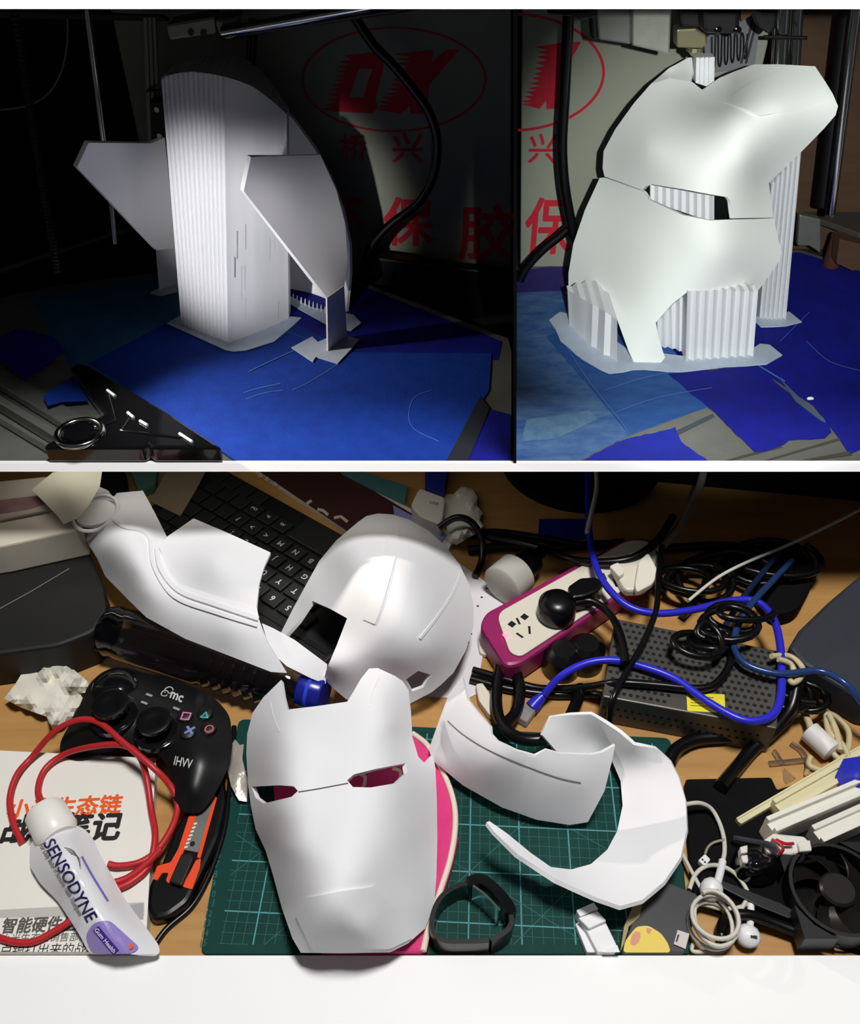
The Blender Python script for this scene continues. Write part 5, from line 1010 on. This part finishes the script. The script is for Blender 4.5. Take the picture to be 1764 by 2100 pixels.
obj('black_wire', tube(cr([Pz(1506, 1718, .02), Pz(1550, 1726, .03), Pz(1580, 1732, .04), Pz(1592, 1748, .036)], 6), .0022, 6), mat('grey_wire', (60, 62, 70), .3), jb)
gm = thing('gloss_motor', 'glossy black motor casing with white connectors on the black board', 'motor', Pz(1560, 1780, .01))
obj('casing', shell([(1498, 1770), (1510, 1740), (1546, 1724), (1590, 1740), (1608, 1776), (1590, 1806), (1550, 1818), (1512, 1800)], [(1498, 1770, .012), (1510, 1740, .014), (1546, 1724, .014), (1608, 1776, .012), (1550, 1818, .012), (1555, 1770, .046), (1530, 1765, .040), (1585, 1775, .036)], Pz, step=9), BLACKG, gm, smooth=60, solid=.003)
for po_ in ([(1518, 1736), (1534, 1732), (1534, 1748), (1520, 1750)], [(1520, 1754), (1534, 1752), (1536, 1770), (1524, 1768)]): part('white_socket', po_, .030, .040, bpy.data.materials['block_white'], gm, .001)
fn = thing('cooling_fan', 'dark cooling fan with curved blades lying on the black board', 'fan', Pz(1700, 1840, .01))
FC = Pz(1704, 1846, .0105)
FM = mat('fan_smoke', (30, 27, 24), .35)
ring = []
obj('fan_ring', (lambda n=48: ([FC + Vector((math.cos(2 * math.pi * k / n) * r_, math.sin(2 * math.pi * k / n) * r_, z_)) for r_, z_ in ((.040, 0), (.040, .022), (.037, .022), (.037, 0)) for k in range(n)], [(i * n + k, i * n + (k + 1) % n, ((i + 1) % 4) * n + (k + 1) % n, ((i + 1) % 4) * n + k) for i in range(4) for k in range(n)]))(), BLACK, fn, smooth=40)
for cx, cy in ((-1, -1), (1, -1), (1, 1), (-1, 1)):
    obj('fan_corner', prism([FC + Vector((cx * .041, cy * .041, 0)), FC + Vector((cx * .041, cy * .014, 0)), FC + Vector((cx * .030, cy * .030, 0)), FC + Vector((cx * .014, cy * .041, 0))], (0, 0, .022)), BLACK, fn)
obj('fan_hub', lathe(FC, (0, 0, 1), [(.002, .015), (.020, .015), (.022, .013)], 28), FM, fn, smooth=40)
for k in range(7):
    a0 = 2 * math.pi * k / 7; VV = []
    for j in range(6):
        r_ = .0148 + (.036 - .0148) * j / 5; tw = .55 * j / 5
        for s_ in (0, 1): VV.append(FC + Vector((math.cos(a0 + tw + s_ * .62) * r_, math.sin(a0 + tw + s_ * .62) * r_, .006 + .012 * s_)))
    obj('fan_blade', (VV, [(2 * j, 2 * j + 2, 2 * j + 3, 2 * j + 1) for j in range(5)]), FM, fn, smooth=50, solid=.0012)
stuffbox('black_strut', 'dark metal strut lying in front of the fan', 'strut', [(1440, 1800), (1460, 1796), (1600, 1850), (1640, 1872), (1620, 1884), (1560, 1860)], .0105, .018, BLACK, .001)
cable('black_cable', [(1490, 1945, .006), (1478, 1912, .006), (1492, 1884, .016), (1530, 1876, .018), (1580, 1890, .014), (1650, 1916, .012), (1720, 1932, .014)], .0048, RUBBER, 'black cable curving around the lower earbud')
# ------------------------------------------------ earphones
ep = thing('earphones', 'white wired earphones tangled on the black board', 'earphones', Pz(1450, 1860, 0))
EW = mat('earphone_white', (232, 232, 234), .3); EG = mat('earphone_cord', (206, 202, 190), .45)
def cord(pts, r_=.0018): obj('cord', tube(cr([Pz(*p) for p in pts], 7), r_, 8), EG, ep, smooth=60)
cord([(1404, 1650, .030), (1434, 1647, .026), (1458, 1658, .018), (1474, 1684, .014), (1484, 1716, .014), (1486, 1746, .014), (1482, 1768, .014)], .0021)
cord([(1414, 1824, .012), (1426, 1794, .013), (1448, 1777, .014), (1478, 1776, .020), (1508, 1792, .016), (1530, 1822, .014), (1534, 1844, .013), (1520, 1860, .013), (1484, 1864, .013), (1450, 1856, .013), (1430, 1852, .012)], .0020)
cord([(1396, 1744, .010), (1420, 1790, .012), (1442, 1830, .012), (1456, 1854, .014)])
cord([(1534, 1842, .016), (1522, 1862, .014), (1514, 1886, .013)])
ccx = Pz(1456, 1906, .006)
P = [ccx + Vector((math.cos(a) * .017 * (1 + .14 * math.sin(a * .37)), math.sin(a) * .020 * (1 + .1 * math.cos(a * .41)), .004 + .0009 * a)) for a in [i * 2 * math.pi / 24 for i in range(24 * 4 + 9)]]
obj('cord', tube(P, .0018, 8), EG, ep, smooth=60)
cord([(1424, 1930, .006), (1420, 1950, .006), (1450, 1952, .006), (1480, 1950, .006), (1500, 1930, .006), (1502, 1906, .008)])
def bud(x, y, z, sx, sy, dx, dy):
    c = Pz(x, y, z); d = (Pz(x + dx, y + dy, z) - c).normalized()
    b_ = obj('earbud', lathe(c - d * .010, d, [(0, .003), (.002, .007), (.006, .0092), (.011, .0094), (.016, .0072), (.019, .003)], 24), EW, ep, smooth=60)
    obj('ear_slot', box(c + Vector((.001, -.004, .0082)), .0026, .0011, .0006, -.1), BLACK, b_)
    return c
bud(1458, 1826, .022, 0, 0, -.5, .8)
obj('stem', tube([Pz(1482, 1766, .018), Pz(1478, 1786, .020), Pz(1470, 1816, .022)], .0034, 12), EW, ep, smooth=60)
obj('stem', tube([Pz(1540, 1850, .014), Pz(1540, 1878, .014), Pz(1538, 1902, .016)], .0030, 12), EW, ep, smooth=60)
bud(1536, 1920, .012, 0, 0, 1, .2)
sp = thing('small_white_plug', 'tiny white two pin plug with a grey lead on the black board', 'plug', Pz(1446, 1766, .01))
part('plug_body', rnd_poly([(1432, 1764), (1446, 1750), (1458, 1762), (1446, 1776)], 3), .0102, .017, EW, sp, .001)
for x, y in ((1441, 1763), (1446, 1768)): obj('pin_hole', box(Pz(x, y, .0171), .0008, .0008, .0002), BLACK, sp)
obj('lead', tube(cr([Pz(1446, 1752, .014), Pz(1452, 1738, .014), Pz(1464, 1728, .014), Pz(1486, 1722, .016)], 6), .0012, 6), GCAB, sp)
# ------------------------------------------------ phone, hinge print, wrist band
ph = thing('phone', 'dark phone with a yellow patch on its case at the edge of the mat', 'phone', Pz(1360, 1900, 0))
part('phone_body', rnd_poly([(1322, 1838), (1360, 1804), (1432, 1834), (1428, 1868), (1406, 1954), (1274, 1954), (1300, 1880)], 8), .0035, .014, mat('phone_grey', (58, 58, 60), .45, var=.06), ph, .0015)
part('tan_edge', [(1302, 1848), (1320, 1842), (1312, 1880), (1290, 1900), (1280, 1935), (1272, 1952), (1280, 1900)], .014, .0145, mat('tan_edge', (160, 142, 96), .5), ph)
part('yellow_patch', rnd_poly([(1296, 1912), (1306, 1900), (1330, 1898), (1356, 1914), (1370, 1934), (1376, 1953), (1278, 1953), (1282, 1930)], 8), .014, .0148, mat('yellow_case', (232, 206, 92), .5), ph)
part('peach_spot', rnd_poly([(1296, 1916), (1306, 1908), (1315, 1914), (1312, 1930), (1302, 1940), (1292, 1936)], 6), .0148, .0150, mat('peach_case', (214, 150, 116), .5), ph)
part('peach_spot', rnd_poly([(1326, 1902), (1338, 1906), (1332, 1916), (1326, 1912)], 3), .0148, .0150, bpy.data.materials['peach_case'], ph)
tg = thing('paper_tag', 'small white paper tag beside the phone', 'tag', Pz(1395, 1920, .014))
part('tag_sheet', [(1390, 1907), (1414, 1915), (1406, 1946), (1382, 1936)], .0152, .0158, mat('tag_white', (208, 202, 198), .7), tg)
part('tag_print', [(1390, 1917), (1394, 1916), (1389, 1932), (1386, 1931)], .0158, .0159, INKK, tg)
hg = thing('hinge_print', 'small white stepped printed hinge on the mat', 'printed part', Pz(1220, 1910, .003))
part('hinge_base', [(1180, 1894), (1192, 1888), (1226, 1953), (1204, 1953)], .0032, .010, WHITE, hg, .0008)
part('hinge_arm', [(1188, 1880), (1214, 1904), (1242, 1890), (1268, 1944), (1262, 1953), (1226, 1953)], .0032, .016, WHITE, hg, .0008)
part('hinge_step', [(1186, 1882), (1226, 1868), (1244, 1888), (1208, 1904)], .016, .021, WHITE, hg, .0008)
part('hinge_step', [(1182, 1866), (1218, 1850), (1228, 1864), (1190, 1880)], .0032, .018, WHITE, hg, .0008)
part('hinge_step', [(1238, 1953), (1244, 1948), (1266, 1938), (1272, 1953)], .016, .019, WHITE, hg, .0006)
wb = thing('wrist_band', 'black fitness wrist band with a chrome edge, standing on the mat', 'wrist band', Pz(965, 1900, .003))
def vband(path, z0, z1, th):
    P = cr([Pz(x, y, z0) for x, y in path], 6); n = len(P); V = []
    for i, p in enumerate(P):
        t_ = (P[min(i + 1, n - 1)] - P[max(i - 1, 0)]).normalized(); nn = Vector((-t_.y, t_.x, 0)) * th / 2
        V += [p + nn, p - nn, p - nn + Vector((0, 0, z1 - z0)), p + nn + Vector((0, 0, z1 - z0))]
    Fc = [(4 * i + k, 4 * i + (k + 1) % 4, 4 * i + 4 + (k + 1) % 4, 4 * i + 4 + k) for i in range(n - 1) for k in range(4)] + [(0, 1, 2, 3), (4 * n - 1, 4 * n - 2, 4 * n - 3, 4 * n - 4)]
    return V, Fc
obj('strap', vband([(1000, 1954), (960, 1956), (910, 1954), (888, 1935), (888, 1900), (906, 1864), (940, 1842), (968, 1838)], .0034, .028, .004), RUBBER, wb, smooth=40)
obj('strap', vband([(1042, 1896), (1046, 1915), (1034, 1936), (1004, 1954)], .0034, .028, .004), RUBBER, wb, smooth=40)
obj('case', vband([(958, 1840), (984, 1832), (1016, 1856), (1040, 1886), (1044, 1902)], .0032, .031, .009), BLACKG, wb, smooth=40, bevel=.001)
obj('chrome_edge', vband([(968, 1848), (992, 1866), (1022, 1898)], .0034, .0325, .0018), CHROME, wb, smooth=40)
